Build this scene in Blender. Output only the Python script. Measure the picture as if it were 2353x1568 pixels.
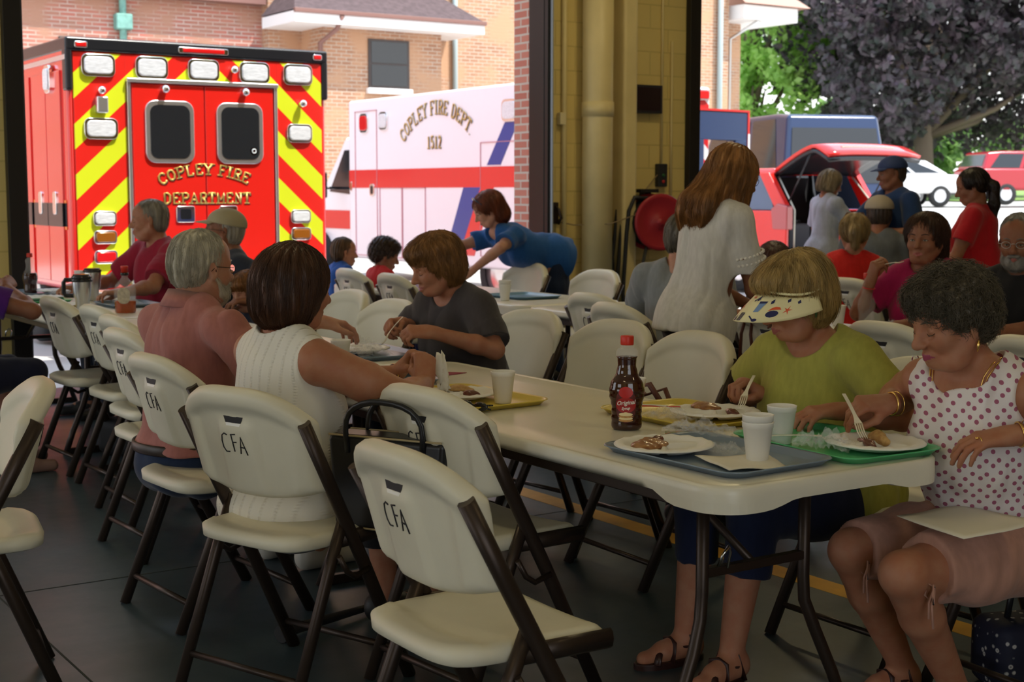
import bpy, math, random
import numpy as np
from mathutils import Vector, Matrix, Euler
random.seed(7); np.random.seed(7)
PI = math.pi
for o in list(bpy.data.objects): bpy.data.objects.remove(o)
SC = bpy.context.scene; COL = SC.collection
# ---------------------------------------------------------------- camera
# building axes: +X runs along the door wall, +Y points out of the bay doors
CAMH = 1.40; YAW = math.radians(33.5); FPX = 3300.0; PITCH = math.atan(344/FPX)
cd = bpy.data.cameras.new('camera'); cam = bpy.data.objects.new('camera', cd); COL.objects.link(cam)
cam.location = (0, 0, CAMH); cam.rotation_euler = (PI/2-PITCH, 0, -YAW)
cd.sensor_width = 36; cd.lens = FPX/2353*36; cd.clip_end = 600; cd.clip_start = .05
cd.dof.use_dof = True; cd.dof.focus_distance = 4.0; cd.dof.aperture_fstop = 7.0
SC.camera = cam
SC.view_settings.view_transform = 'Standard'; SC.view_settings.look = 'None'
SC.view_settings.exposure = 0.4; SC.view_settings.gamma = 1.0; SC.view_settings.use_curve_mapping = False
# ---------------------------------------------------------------- sky and sun
W = bpy.data.worlds.new('sky'); SC.world = W; W.use_nodes = True
nt = W.node_tree; bg = nt.nodes['Background']
tc = nt.nodes.new('ShaderNodeTexCoord'); sx = nt.nodes.new('ShaderNodeSeparateXYZ'); cr = nt.nodes.new('ShaderNodeValToRGB')
nt.links.new(tc.outputs['Generated'], sx.inputs[0]); nt.links.new(sx.outputs['Z'], cr.inputs[0]); nt.links.new(cr.outputs[0], bg.inputs[0])
cr.color_ramp.elements[0].color = (1.0, 1.0, .98, 1); cr.color_ramp.elements[1].color = (.55, .74, 1.0, 1)
cr.color_ramp.elements[1].position = .8
bg.inputs[1].default_value = 1.75
sl = bpy.data.lights.new('sun', 'SUN'); sun = bpy.data.objects.new('sun', sl); COL.objects.link(sun)
sl.energy = 5.6; sl.angle = .009; sl.color = (1, .95, .86)
# sun stands high behind the station, to the right
SUNV = Vector((.42, -.60, 1.38)).normalized()
sun.rotation_euler = SUNV.to_track_quat('Z', 'Y').to_euler()
LAMPP = 7     # power of each added ceiling lamp, W
# ---------------------------------------------------------------- helpers
def tag(o, label=None, cat=None, group=None, kind=None):
    if label: o['label'] = label
    if cat: o['category'] = cat
    if group: o['group'] = group
    if kind: o['kind'] = kind
    return o
def empty(name, loc=(0, 0, 0), yaw=0, label=None, cat=None, group=None, parent=None):
    o = bpy.data.objects.new(name, None); COL.objects.link(o); o.empty_display_size = .1
    o.location = loc; o.rotation_euler = (0, 0, yaw); o.parent = parent
    return tag(o, label, cat, group)
def copy_tree(o, parent=None):
    c = o.copy(); COL.objects.link(c)
    if parent: c.parent = parent
    for ch in list(o.children): copy_tree(ch, c)
    return c
def mat(name, col, rough=.6, metal=0, spec=.5, bump=0, bscale=40, var=0, vscale=6, coat=0, trans=0, ior=1.45, emit=0, stretch=None, sss=0, col2=None, alpha=1, sheen=0, vdet=4):
    m = bpy.data.materials.new(name); m.use_nodes = True; n = m.node_tree.nodes; L = m.node_tree.links
    b = n['Principled BSDF']; I = b.inputs
    I['Base Color'].default_value = (*col, 1); I['Roughness'].default_value = rough; I['Metallic'].default_value = metal
    I['Specular IOR Level'].default_value = spec; I['Coat Weight'].default_value = coat; I['Coat Roughness'].default_value = .08
    I['Transmission Weight'].default_value = trans; I['IOR'].default_value = ior; I['Alpha'].default_value = alpha
    if sheen: I['Sheen Weight'].default_value = sheen; I['Sheen Roughness'].default_value = .5
    if sss: I['Subsurface Weight'].default_value = sss; I['Subsurface Radius'].default_value = (.012, .005, .003); I['Subsurface Scale'].default_value = 1
    if emit: I['Emission Color'].default_value = (*col, 1); I['Emission Strength'].default_value = emit
    if bump or var:
        t = n.new('ShaderNodeTexCoord'); src = t.outputs['Object']
        if stretch:
            mp = n.new('ShaderNodeMapping'); mp.inputs['Scale'].default_value = stretch; L.new(src, mp.inputs[0]); src = mp.outputs[0]
    if bump:
        z = n.new('ShaderNodeTexNoise'); z.inputs['Scale'].default_value = bscale; z.inputs['Detail'].default_value = 4; L.new(src, z.inputs['Vector'])
        u = n.new('ShaderNodeBump'); u.inputs['Strength'].default_value = min(1, bump*50); u.inputs['Distance'].default_value = bump; L.new(z.outputs[0], u.inputs['Height']); L.new(u.outputs[0], I['Normal'])
    if var:
        z2 = n.new('ShaderNodeTexNoise'); z2.inputs['Scale'].default_value = vscale; z2.inputs['Detail'].default_value = vdet; L.new(src, z2.inputs['Vector'])
        r = n.new('ShaderNodeValToRGB'); c2 = col2 or tuple(c*(1-var) for c in col)
        r.color_ramp.elements[0].position = .35; r.color_ramp.elements[1].position = .65
        r.color_ramp.elements[0].color = (*c2, 1); r.color_ramp.elements[1].color = (*col, 1)
        L.new(z2.outputs[0], r.inputs[0]); L.new(r.outputs[0], I['Base Color'])
    return m
def npmesh(name, V, Fq, smooth=True):
    """mesh from an (n,3) array and an (m,k) index array"""
    V = np.asarray(V, np.float32); Fq = np.asarray(Fq, np.int32); k = Fq.shape[1]
    me = bpy.data.meshes.new(name); me.vertices.add(len(V)); me.vertices.foreach_set('co', V.ravel())
    me.loops.add(Fq.size); me.loops.foreach_set('vertex_index', Fq.ravel())
    me.polygons.add(len(Fq)); me.polygons.foreach_set('loop_start', np.arange(0, Fq.size, k, dtype=np.int32))
    me.polygons.foreach_set('loop_total', np.full(len(Fq), k, np.int32))
    me.polygons.foreach_set('use_smooth', np.full(len(Fq), smooth)); me.update(calc_edges=True); me.validate()
    return me
def link(name, me, m, parent=None, loc=None):
    o = bpy.data.objects.new(name, me); COL.objects.link(o)
    if m is not None:
        for q in (m if isinstance(m, (list, tuple)) else [m]): me.materials.append(q)
    if parent: o.parent = parent
    if loc: o.location = loc
    return o
class B:
    """collects simple solids into one mesh"""
    def __init__(s): s.v = []; s.f = []; s.sm = []; s.mi = []; s.cur = 0; s.M = Matrix.Identity(4)
    def add(s, vs, fs, sm=True):
        b = len(s.v); s.v += [tuple(s.M @ Vector(p)) for p in vs]
        for f in fs: s.f.append([b+i for i in f]); s.sm.append(sm); s.mi.append(s.cur)
        return s
    def box(s, c, d, rz=0, M=None, sm=False):
        x, y, z = d[0]/2, d[1]/2, d[2]/2
        vs = [Vector((sx*x, sy*y, sz*z)) for sx in (-1, 1) for sy in (-1, 1) for sz in (-1, 1)]
        R = M or Matrix.Rotation(rz, 4, 'Z'); vs = [R @ v + Vector(c) for v in vs]
        return s.add(vs, [(0, 1, 3, 2), (4, 6, 7, 5), (0, 4, 5, 1), (2, 3, 7, 6), (0, 2, 6, 4), (1, 5, 7, 3)], sm)
    def bb(s, x0, x1, y0, y1, z0, z1): return s.box(((x0+x1)/2, (y0+y1)/2, (z0+z1)/2), (abs(x1-x0), abs(y1-y0), abs(z1-z0)))
    def tube(s, pts, r, n=10, cap=True, flat=1, up=None):
        P = [Vector(p) for p in pts]; N = len(P); R = r if isinstance(r, (list, tuple)) else [r]*N
        T = [(P[min(i+1, N-1)]-P[max(i-1, 0)]).normalized() for i in range(N)]
        u = Vector(up) if up else (Vector((0, 0, 1)) if abs(T[0].z) < .9 else Vector((1, 0, 0)))
        vs = []
        for i in range(N):
            a = (u - T[i]*u.dot(T[i])).normalized(); b = T[i].cross(a); u = a
            for k in range(n):
                t = 2*PI*k/n; vs.append(P[i]+(a*math.cos(t)*flat+b*math.sin(t))*R[i])
        fs = [(i*n+k, i*n+(k+1) % n, (i+1)*n+(k+1) % n, (i+1)*n+k) for i in range(N-1) for k in range(n)]
        s.add(vs, fs, True)
        if cap:
            s.add(vs[:n], [tuple(range(n))[::-1]], False); s.add(vs[-n:], [tuple(range(n))], False)
        return s
    def lathe(s, prof, n=28, c=(0, 0, 0), sx=1, sy=1, cap=True, axis='Z'):
        vs = []
        for r, z in prof:
            for k in range(n):
                t = 2*PI*k/n; p = (r*math.cos(t)*sx, r*math.sin(t)*sy, z)
                if axis == 'Y': p = (p[0], p[2], p[1])
                if axis == 'X': p = (p[2], p[0], p[1])
                vs.append((p[0]+c[0], p[1]+c[1], p[2]+c[2]))
        fs = [(i*n+k, i*n+(k+1) % n, (i+1)*n+(k+1) % n, (i+1)*n+k) for i in range(len(prof)-1) for k in range(n)]
        s.add(vs, fs, True)
        if cap:
            if prof[0][0] > 1e-6: s.add(vs[:n], [tuple(range(n))[::-1]], False)
            if prof[-1][0] > 1e-6: s.add(vs[-n:], [tuple(range(n))], False)
        return s
    def prism(s, poly, a0, a1, plane='XZ', sm=False):
        """polygon extruded along the remaining axis"""
        n = len(poly)
        def q(p, h): return (p[0], h, p[1]) if plane == 'XZ' else ((p[0], p[1], h) if plane == 'XY' else (h, p[0], p[1]))
        vs = [q(p, a0) for p in poly]+[q(p, a1) for p in poly]
        s.add(vs, [tuple(range(n))[::-1], tuple(range(n, 2*n))], False)
        s.add(vs, [(i, (i+1) % n, n+(i+1) % n, n+i) for i in range(n)], sm); return s
    def ell(s, c, r, n=14, M=None):
        vs = []; m = n//2+1
        for i in range(m+1):
            a = PI*i/m
            for k in range(n):
                t = 2*PI*k/n; p = Vector((r[0]*math.sin(a)*math.cos(t), r[1]*math.sin(a)*math.sin(t), r[2]*math.cos(a)))
                if M: p = M @ p
                vs.append(p+Vector(c))
        return s.add(vs, [(i*n+k, (i+1)*n+k, (i+1)*n+(k+1) % n, i*n+(k+1) % n) for i in range(m) for k in range(n)], True)
    def build(s, name, m, parent=None, bevel=0, seg=2, sub=0, loc=None):
        me = bpy.data.meshes.new(name); me.from_pydata(s.v, [], s.f)
        me.polygons.foreach_set('use_smooth', s.sm); me.polygons.foreach_set('material_index', s.mi); me.update()
        import bmesh
        bm = bmesh.new(); bm.from_mesh(me); bmesh.ops.remove_doubles(bm, verts=bm.verts, dist=1e-5)
        bmesh.ops.recalc_face_normals(bm, faces=bm.faces); bm.to_mesh(me); bm.free()
        o = link(name, me, m, parent, loc)
        if bevel:
            q = o.modifiers.new('bevel', 'BEVEL'); q.width = bevel; q.segments = seg; q.limit_method = 'ANGLE'; q.angle_limit = .7
            me.polygons.foreach_set('use_smooth', [True]*len(me.polygons)); q.harden_normals = True
        if sub:
            q = o.modifiers.new('sub', 'SUBSURF'); q.levels = sub; q.render_levels = sub
        return o
def rrect(w, h, r, n=5, cx=0, cy=0):
    out = []
    for (sx, sy, a0) in ((1, 1, 0), (-1, 1, 90), (-1, -1, 180), (1, -1, 270)):
        for i in range(n+1):
            a = math.radians(a0+90*i/n); out.append((cx+sx*(w/2-r)+r*math.cos(a), cy+sy*(h/2-r)+r*math.sin(a)))
    return out
_ca = cam.rotation_euler.to_matrix()
def ray(px, py): return (_ca @ Vector(((px-1176.5)/FPX, -(py-784)/FPX, -1)))
def atz(px, py, z):
    v = ray(px, py); t = (z-CAMH)/v.z; return Vector((v.x*t, v.y*t, z))
def atY(px, py, Y):
    v = ray(px, py); t = Y/v.y; return Vector((v.x*t, Y, CAMH+v.z*t))
def atX(px, py, X):
    v = ray(px, py); t = X/v.x; return Vector((X, v.y*t, CAMH+v.z*t))
# ---------------------------------------------------------------- materials
def brickmat(name, c1, c2, mortar, bw=.2, bh=.0677, ms=.009, side=False, rough=.85, bump=.004, var=.0, c3=None):
    m = bpy.data.materials.new(name); m.use_nodes = True; n = m.node_tree.nodes; L = m.node_tree.links
    b = n['Principled BSDF']; b.inputs['Roughness'].default_value = rough
    t = n.new('ShaderNodeTexCoord'); sp = n.new('ShaderNodeSeparateXYZ'); cb = n.new('ShaderNodeCombineXYZ')
    L.new(t.outputs['Object'], sp.inputs[0])
    if side: L.new(sp.outputs['Y'], cb.inputs[0])
    else:
        ad = n.new('ShaderNodeMath'); ad.operation = 'ADD'; L.new(sp.outputs['X'], ad.inputs[0]); L.new(sp.outputs['Y'], ad.inputs[1]); L.new(ad.outputs[0], cb.inputs[0])
    L.new(sp.outputs['Z'], cb.inputs[1])
    k = n.new('ShaderNodeTexBrick'); L.new(cb.outputs[0], k.inputs['Vector'])
    k.inputs['Scale'].default_value = 1; k.inputs['Brick Width'].default_value = bw; k.inputs['Row Height'].default_value = bh
    k.inputs['Mortar Size'].default_value = ms; k.inputs['Color1'].default_value = (*c1, 1); k.inputs['Color2'].default_value = (*c2, 1)
    k.inputs['Mortar'].default_value = (*mortar, 1); k.inputs['Bias'].default_value = 0
    out = k.outputs[0]
    if c3:
        z = n.new('ShaderNodeTexNoise'); z.inputs['Scale'].default_value = 1.3; z.inputs['Detail'].default_value = 6; L.new(cb.outputs[0], z.inputs['Vector'])
        r = n.new('ShaderNodeMapRange'); r.inputs[1].default_value = .45; r.inputs[2].default_value = .62; L.new(z.outputs[0], r.inputs[0])
        mx = n.new('ShaderNodeMixRGB'); mx.inputs[2].default_value = (*c3, 1); L.new(r.outputs[0], mx.inputs[0]); L.new(out, mx.inputs[1]); out = mx.outputs[0]
    L.new(out, b.inputs['Base Color'])
    bu = n.new('ShaderNodeBump'); bu.inputs['Distance'].default_value = bump; bu.invert = True; L.new(k.outputs['Fac'], bu.inputs['Height']); L.new(bu.outputs[0], b.inputs['Normal'])
    return m
CMU = brickmat('painted_block', (.74, .58, .21), (.71, .555, .20), (.60, .47, .16), bw=.4, bh=.2, ms=.006, rough=.5, bump=.002)
YPAINT = mat('cream_paint', (.78, .64, .30), .42, var=.12, vscale=3, bump=.0006, bscale=14)
BLACKM = mat('black_steel', (.018, .016, .015), .45, metal=.3)
BRICKR = brickmat('red_brick', (.52, .17, .12), (.62, .24, .17), (.62, .52, .44), side=True)
BRICKT = brickmat('tan_brick', (.47, .25, .145), (.34, .17, .10), (.50, .40, .31), bw=.22, bh=.075, ms=.01, c3=(.50, .29, .17))
BRICKP = brickmat('pink_brick', (.46, .15, .11), (.32, .15, .11), (.50, .38, .32), bw=.3, bh=.075, ms=.012, c3=(.40, .21, .14))
WPLAST = mat('white_plastic', (.73, .70, .56), .42, bump=.0004, bscale=500, var=.05, vscale=8)
WSHINY = mat('white_plastic_back', (.80, .80, .80), .38, bump=.0004, bscale=400)
BRONZE = mat('bronze_tube', (.05, .035, .028), .38, metal=.55)
TABLETOP = mat('table_plastic', (.78, .76, .65), .30, spec=.7, bump=.0004, bscale=350, var=.06, vscale=5)
INK = mat('marker_ink', (.01, .01, .015), .5)
CHROME = mat('chrome', (.85, .85, .85), .12, metal=1)
STEEL = mat('steel', (.6, .6, .6), .3, metal=1)
RUBBER = mat('black_rubber', (.02, .02, .022), .55)
def floor_mat():
    m = mat('green_floor_paint', (.046, .074, .092), .25, var=.25, vscale=1.2, bump=.0006, bscale=4)
    n = m.node_tree.nodes; L = m.node_tree.links; b = n['Principled BSDF']
    t = n.new('ShaderNodeTexCoord'); z = n.new('ShaderNodeTexNoise'); z.inputs['Scale'].default_value = 5; z.inputs['Detail'].default_value = 9; z.inputs['Roughness'].default_value = .7
    L.new(t.outputs['Object'], z.inputs['Vector']); r = n.new('ShaderNodeMapRange'); r.inputs[3].default_value = .22; r.inputs[4].default_value = .50
    L.new(z.outputs[0], r.inputs[0]); L.new(r.outputs[0], b.inputs['Roughness']); b.inputs['Specular IOR Level'].default_value = 1.0
    return m
def struct(b, name, m, bevel=0, **k): return tag(b.build(name, m, bevel=bevel, **k), kind='structure')
# ---------------------------------------------------------------- the hall
DW = 9.85
struct(B().bb(-5, 16.6, -5, 10.3, -.2, 0), 'floor', floor_mat())
struct(B().bb(3.64, 3.75, -4.9, 9.8, .0002, .0012), 'trim_1', mat('yellow_floor_stripe', (.70, .38, .04), .35, var=.25, vscale=7))
jm = mat('floor_joint', (.012, .02, .016), .7)
struct(B().bb(-4.9, 16, 5.045, 5.053, .0002, .001), 'trim_2', jm)
struct(B().bb(1.196, 1.203, -4.9, 9.8, .0002, .0009), 'trim_3', jm)
ox = [(-3.26, .97), (2.61, 6.84), (8.47, 14.4)]
px = [(-5, -3.26), (.97, 2.61), (6.84, 8.47), (14.4, 16.6)]
HD = 3.85
for i, (a, b_) in enumerate(px):
    struct(B().bb(a, b_, DW, 10.06, 0, 4.4), 'wall_pier_%d' % (i+1), CMU)
    struct(B().bb(a, b_, 10.061, 10.3, 0, 4.4), 'wall_brick_pier_%d' % (i+1), BRICKR)
struct(B().bb(-5, 16.6, DW+.002, 10.298, HD, 4.42), 'wall_header', CMU)
struct(B().bb(-5, 16.6, -5.2, 10.1, 4.42, 4.6), 'ceiling', mat('cream_ceiling', (.70, .62, .38), .8))
wl = B()
for (a, b_, z0, z1) in ((-5, 10.05, 3.7, 4.4), (-5, .6, 0, 3.7), (3.2, 5.6, 0, 3.7), (9.2, 10.05, 0, 3.7), (.6, 3.2, 2.4, 3.7)): wl.bb(-5.15, -5, a, b_, z0, z1)
struct(wl, 'wall_left', CMU)  # unseen wall, its openings sized for the daylight they let in
wb = B().bb(-5, 16.6, -5.2, -5, 3.85, 4.4)
for a, b_ in ((-5, -3.3), (.95, 16.6)): wb.bb(a, b_, -5.2, -5, 0, 3.85)
struct(wb, 'wall_back', CMU)  # unseen wall, its one opening kept for the light on the floor
struct(B().bb(16.6, 16.75, -5.2, 10.3, 0, 4.4), 'wall_right', CMU)
# door frames: steel jambs inside each bay opening
t = 0
for (a, b_) in ox:
    for (xa, xb) in ((a-.12, a), (b_, b_+.13)):
        if (xa, xb) == (6.84, 6.97): xa, xb = 6.825, 6.86
        t += 1
        q = B().bb(xa, xb, DW-.07, DW-.002, 0, 4.3).bb(a-.012 if xa < a else b_-.02, a+.02 if xa < a else b_+.012, DW-.02, 10.05, 0, HD)
        struct(q, 'trim_%d' % (3+t), BLACKM, bevel=.004)
struct(B().bb(6.85, 6.862, DW-.10, DW-.07, 0, 4.3), 'trim_10', mat('pale_track_edge', (.35, .38, .42), .4))
# ---- things on the cream pier
p = empty('drain_pipe', (7.285, DW-.14, 0), 0, 'fat cream painted vertical pipe running down the pier between the bay doors', 'pipe')
B().tube([(0, 0, 0), (0, 0, 4.3)], .13, 24).build('pipe', YPAINT, p)
for z in (.02, 2.02, 3.3): B().tube([(0, 0, z), (0, 0, z+.12)], .137, 24).build('coupling', YPAINT, p)
p = empty('corner_post', (7.57, DW-.16, 0), 0, 'cream painted square post with rounded edge beside the fat pipe', 'post')
B().bb(-.06, .09, -.05, .15, 0, 4.3).build('post', YPAINT, p, bevel=.03, seg=3)
c = empty('wall_conduit', (7.02, DW-.03, 0), 0, 'thin cream conduit with small junction box left of the fat pipe', 'conduit')
B().tube([(0, 0, 0), (0, 0, 4.3)], .022, 10).build('conduit_tube', YPAINT, c)
B().bb(-.06, -.0, -.03, .02, 1.95, 2.05).build('junction_box', mat('ivory_box', (.75, .65, .38), .5), c, bevel=.004)
c = empty('power_conduit', (8.07, DW-.02, 0), 0, 'slim cream conduit dropping to the black door control box', 'conduit')
B().tube([(0, 0, 1.62), (0, 0, 4.3)], .011, 8).build('conduit_tube', YPAINT, c)
B().tube([(.11, .0, 1.2), (.11, .0, 2.7)], .012, 8).build('side_tube', YPAINT, c)
d = empty('door_control', (8.062, DW-.03, 1.54), 0, 'small black push button door control hanging under the slim conduit', 'control box')
B().bb(-.05, .05, -.03, .025, -.1, .1).build('case', RUBBER, d, bevel=.008)
B().lathe([(0, -.01), (.014, -.01), (.014, 0)], 12, (0, -.03, -.055), axis='Y').build('button', mat('red_button', (.5, .02, .02), .4), d)
B().lathe([(0, -.01), (.014, -.01), (.014, 0)], 12, (0, -.03, .0), axis='Y').build('button', mat('green_button', (.02, .15, .04), .4), d)
d = empty('wall_monitor', (7.84, DW-.05, 2.19), 0, 'black flat screen mounted high on the cream pier', 'monitor')
B().bb(-.19, .19, -.03, .04, -.12, .12).build('bezel', mat('monitor_black', (.02, .02, .03), .35), d, bevel=.006)
B().bb(-.165, .165, -.034, -.028, -.098, .098).build('screen', mat('screen_glass', (.02, .01, .015), .12), d)
d = empty('gate_latch', (6.93, DW-.03, 1.22), 0, 'dark metal latch fixed low on the pier beside the door track', 'latch')
B().bb(-.03, .03, -.012, .03, -.09, .09).build('back_plate', BRONZE, d, bevel=.005)
B().tube([(0, -.01, .05), (.0, -.05, .03), (.02, -.06, -.04), (.01, -.03, -.09)], .014, 8).build('hook', BRONZE, d)
cord = B().tube([(6.95, DW-.02, 1.15), (7.1, DW-.06, 1.12), (7.3, DW-.3, 1.13), (7.6, DW-.25, 1.2), (7.85, DW-.04, 1.38), (8.03, DW-.04, 1.56)], .005, 6).build('pull_cord', mat('cord_tan', (.3, .22, .12), .7))
tag(cord, 'thin cord strung across the cream pier from latch to control box', 'cord')
# hose reel
HR = empty('hose_reel', (7.81, DW-.24, 1.14), math.radians(-14), 'red wall mounted hose reel wound with black hose', 'hose reel')
redp = mat('reel_red', (.36, .02, .03), .38)
for y, nm in ((-.13, 'front_disc'), (.11, 'rear_disc')):
    B().lathe([(0, y-.012), (.05, y-.016), (.06, y-.004), (.17, y-.004), (.205, y-.025), (.235, y-.03), (.242, y-.016), (.235, y), (0, y+.004)], 40, axis='Y').build(nm, redp, HR)
B().lathe([(0, -.165), (.03, -.165), (.035, -.14), (.05, -.14)], 20, axis='Y').build('hub', redp, HR)
B().lathe([(.12, -.125), (.12, .105)], 30, axis='Y').build('drum', redp, HR)
h = B()
for k in range(6):
    for rr in (.15, .19):
        h.tube([(rr*math.cos(a), -.1+k*.037, rr*math.sin(a)) for a in [2*PI*i/32 for i in range(33)]], .018, 8, cap=False)
h.build('hose_coil', RUBBER, HR)
B().bb(-.03, .03, .11, .23, -.03, .27).bb(-.12, .05, .0, .2, .25, .28).build('wall_bracket', BLACKM, HR, bevel=.004)
hs = empty('hanging_hose', (7.81, DW-.24, 1.14), math.radians(-14), 'loops of black hose hanging to the floor from the left of the reel', 'hose')
for k, (dx, dy) in enumerate(((-.27, -.05), (-.3, .0), (-.25, .04), (-.33, .06), (-.29, .09))):
    B().tube([(-.08, dy, .2), (-.2, dy, .21), (dx+.02, dy, .1), (dx, dy, -.1), (dx-.03-.01*k, dy, -.6), (dx-.02*k, dy-.02, -1.12)], .018, 8).build('hose_loop', RUBBER, hs)
B().tube([(-.12, -.13, -.2), (-.2, -.15, -.5), (-.16, -.15, -.62), (-.08, -.15, -.55), (-.02, -.15, -.62)], .015, 8).build('hose_tail', RUBBER, hs)

# ---------------------------------------------------------------- folding tables
def outline(w, l, r): return rrect(w, l, r, 8)
def make_table():
    """8 ft folding table, origin on the floor at its centre, long axis along Y"""
    T = empty('folding_table')
    W_, Lg = .77, 2.46
    def ring(ins, r, z, wave=False):
        pts = rrect(W_-2*ins, Lg-2*ins, r, 8); return [(x, y, z) for x, y in pts]
    b = B(); rings = [ring(.13, .02, .738), ring(.030, .075, .738), ring(.024, .08, .7355), ring(.018, .084, .738), ring(.007, .094, .739), ring(.0, .1, .732), ring(.0, .1, .716)]
    n = len(rings[0])
    for i in range(len(rings)-1): b.add(rings[i]+rings[i+1], [(k, (k+1) % n, n+(k+1) % n, n+k) for k in range(n)], True)
    b.add(rings[0], [tuple(range(n))])
    # skirt with deep corners and shallow middle
    P = []
    for (x, y) in rrect(W_, Lg, .1, 8): P.append((x, y))
    D = []
    for i in range(len(P)):
        a = Vector(P[i]); c = Vector(P[(i+1) % len(P)]); m_ = max(1, int((c-a).length/.03))
        for j in range(m_): D.append(a.lerp(c, j/m_))
    def depth(p):
        ex = W_/2-abs(p.x); ey = Lg/2-abs(p.y)   # distance from the sides
        s = ey if ex < 1e-4 else (ex if ey < 1e-4 else 0)
        if ex < .1 and ey < .1: s = 0
        if ex < 1e-4: q = min(1, max(0, (s-.16)/.12))
        else: q = min(1, max(0, (s-.13)/.1))*.55
        q = q*q*(3-2*q); return .674+.034*q
    m_ = len(D)
    inn = [Vector((p.x*(1-.02/abs(W_/2)), p.y*(1-.02/abs(Lg/2)))) for p in D]
    top = [(p.x, p.y, .717) for p in D]; mid = [(p.x*1.002, p.y*1.0006, .70) for p in D]; bot = [(p.x, p.y, depth(p)) for p in D]; bi = [(q.x, q.y, depth(p)) for p, q in zip(D, inn)]; ti = [(q.x, q.y, .72) for q in inn]
    R = [top, mid, bot, bi, ti]
    for i in range(4): b.add(R[i]+R[i+1], [(k, (k+1) % m_, m_+(k+1) % m_, m_+k) for k in range(m_)], i < 1)
    b.add(ti, [tuple(range(m_))])
    b.build('tabletop', TABLETOP, T)
    fr = B()
    for s in (-1, 1): fr.bb(s*.315-.012, s*.315+.012, -1.05, 1.05, .655, .72)
    fr.build('frame_rail', BRONZE, T, bevel=.004)
    for s in (-1, 1):      # wishbone leg frames
        y0 = s*.93
        for q in (-1, 1):
            B().tube([(q*.175, y0, .69), (q*.175, y0, .40), (q*.18, y0, .33), (q*.21, y0+s*.01, .25), (q*.27, y0+s*.02, .12), (q*.315, y0+s*.03, .0)], .0165, 12).build('leg', BRONZE, T)
        B().bb(-.17, .17, y0-.012, y0+.012, .44, .464).build('cross_bar', BRONZE, T, bevel=.003)
        B().bb(-.31, .31, y0+s*.028-.015, y0+s*.028+.015, .0, .035).build('foot_bar', BRONZE, T, bevel=.004)
        B().bb(-.30, .30, y0-.015, y0+.015, .675, .7).build('top_bar', BRONZE, T, bevel=.003)
        B().tube([(0, y0, .45), (-.0, y0-s*.45, .69)], .011, 8).tube([(.0, y0-s*.45, .69), (.3, y0-s*.45, .69)], .010, 8).build('brace', BRONZE, T)
        B().tube([(-.14, y0-.02, .47), (-.14, y0-.035, .5), (-.12, y0-.035, .52), (-.10, y0-.02, .5), (-.11, y0-.02, .46)], .004, 6).build('lock_ring', CHROME, T)
    return T
TB0 = make_table()
tables = [(2.505, 3.59, 'white folding table nearest the camera with a dark syrup bottle and three trays'),
          (2.505, 6.09, 'white folding table between the man in pink and the woman in dark grey'),
          (2.505, 8.59, 'white folding table at far left with steel tumblers and an amber syrup bottle'),
          (4.985, 5.60, 'empty ended white folding table beside the standing woman in the white top'),
          (4.985, 8.10, 'white folding table under the leaning woman in the blue shirt'),
          (4.985, 3.08, 'white folding table in front of the woman in the magenta shirt'),
          (7.35, 5.9, 'white folding table ahead of the seated woman in the red top'),
          (9.2, 6.2, 'white folding table glimpsed at the right edge behind the man in black')]
for i, (x, y, l) in enumerate(tables):
    o = TB0 if i == 0 else copy_tree(TB0)
    o.location = (x, y, 0); tag(o, l, 'table', 'white folding tables set in rows')

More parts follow.
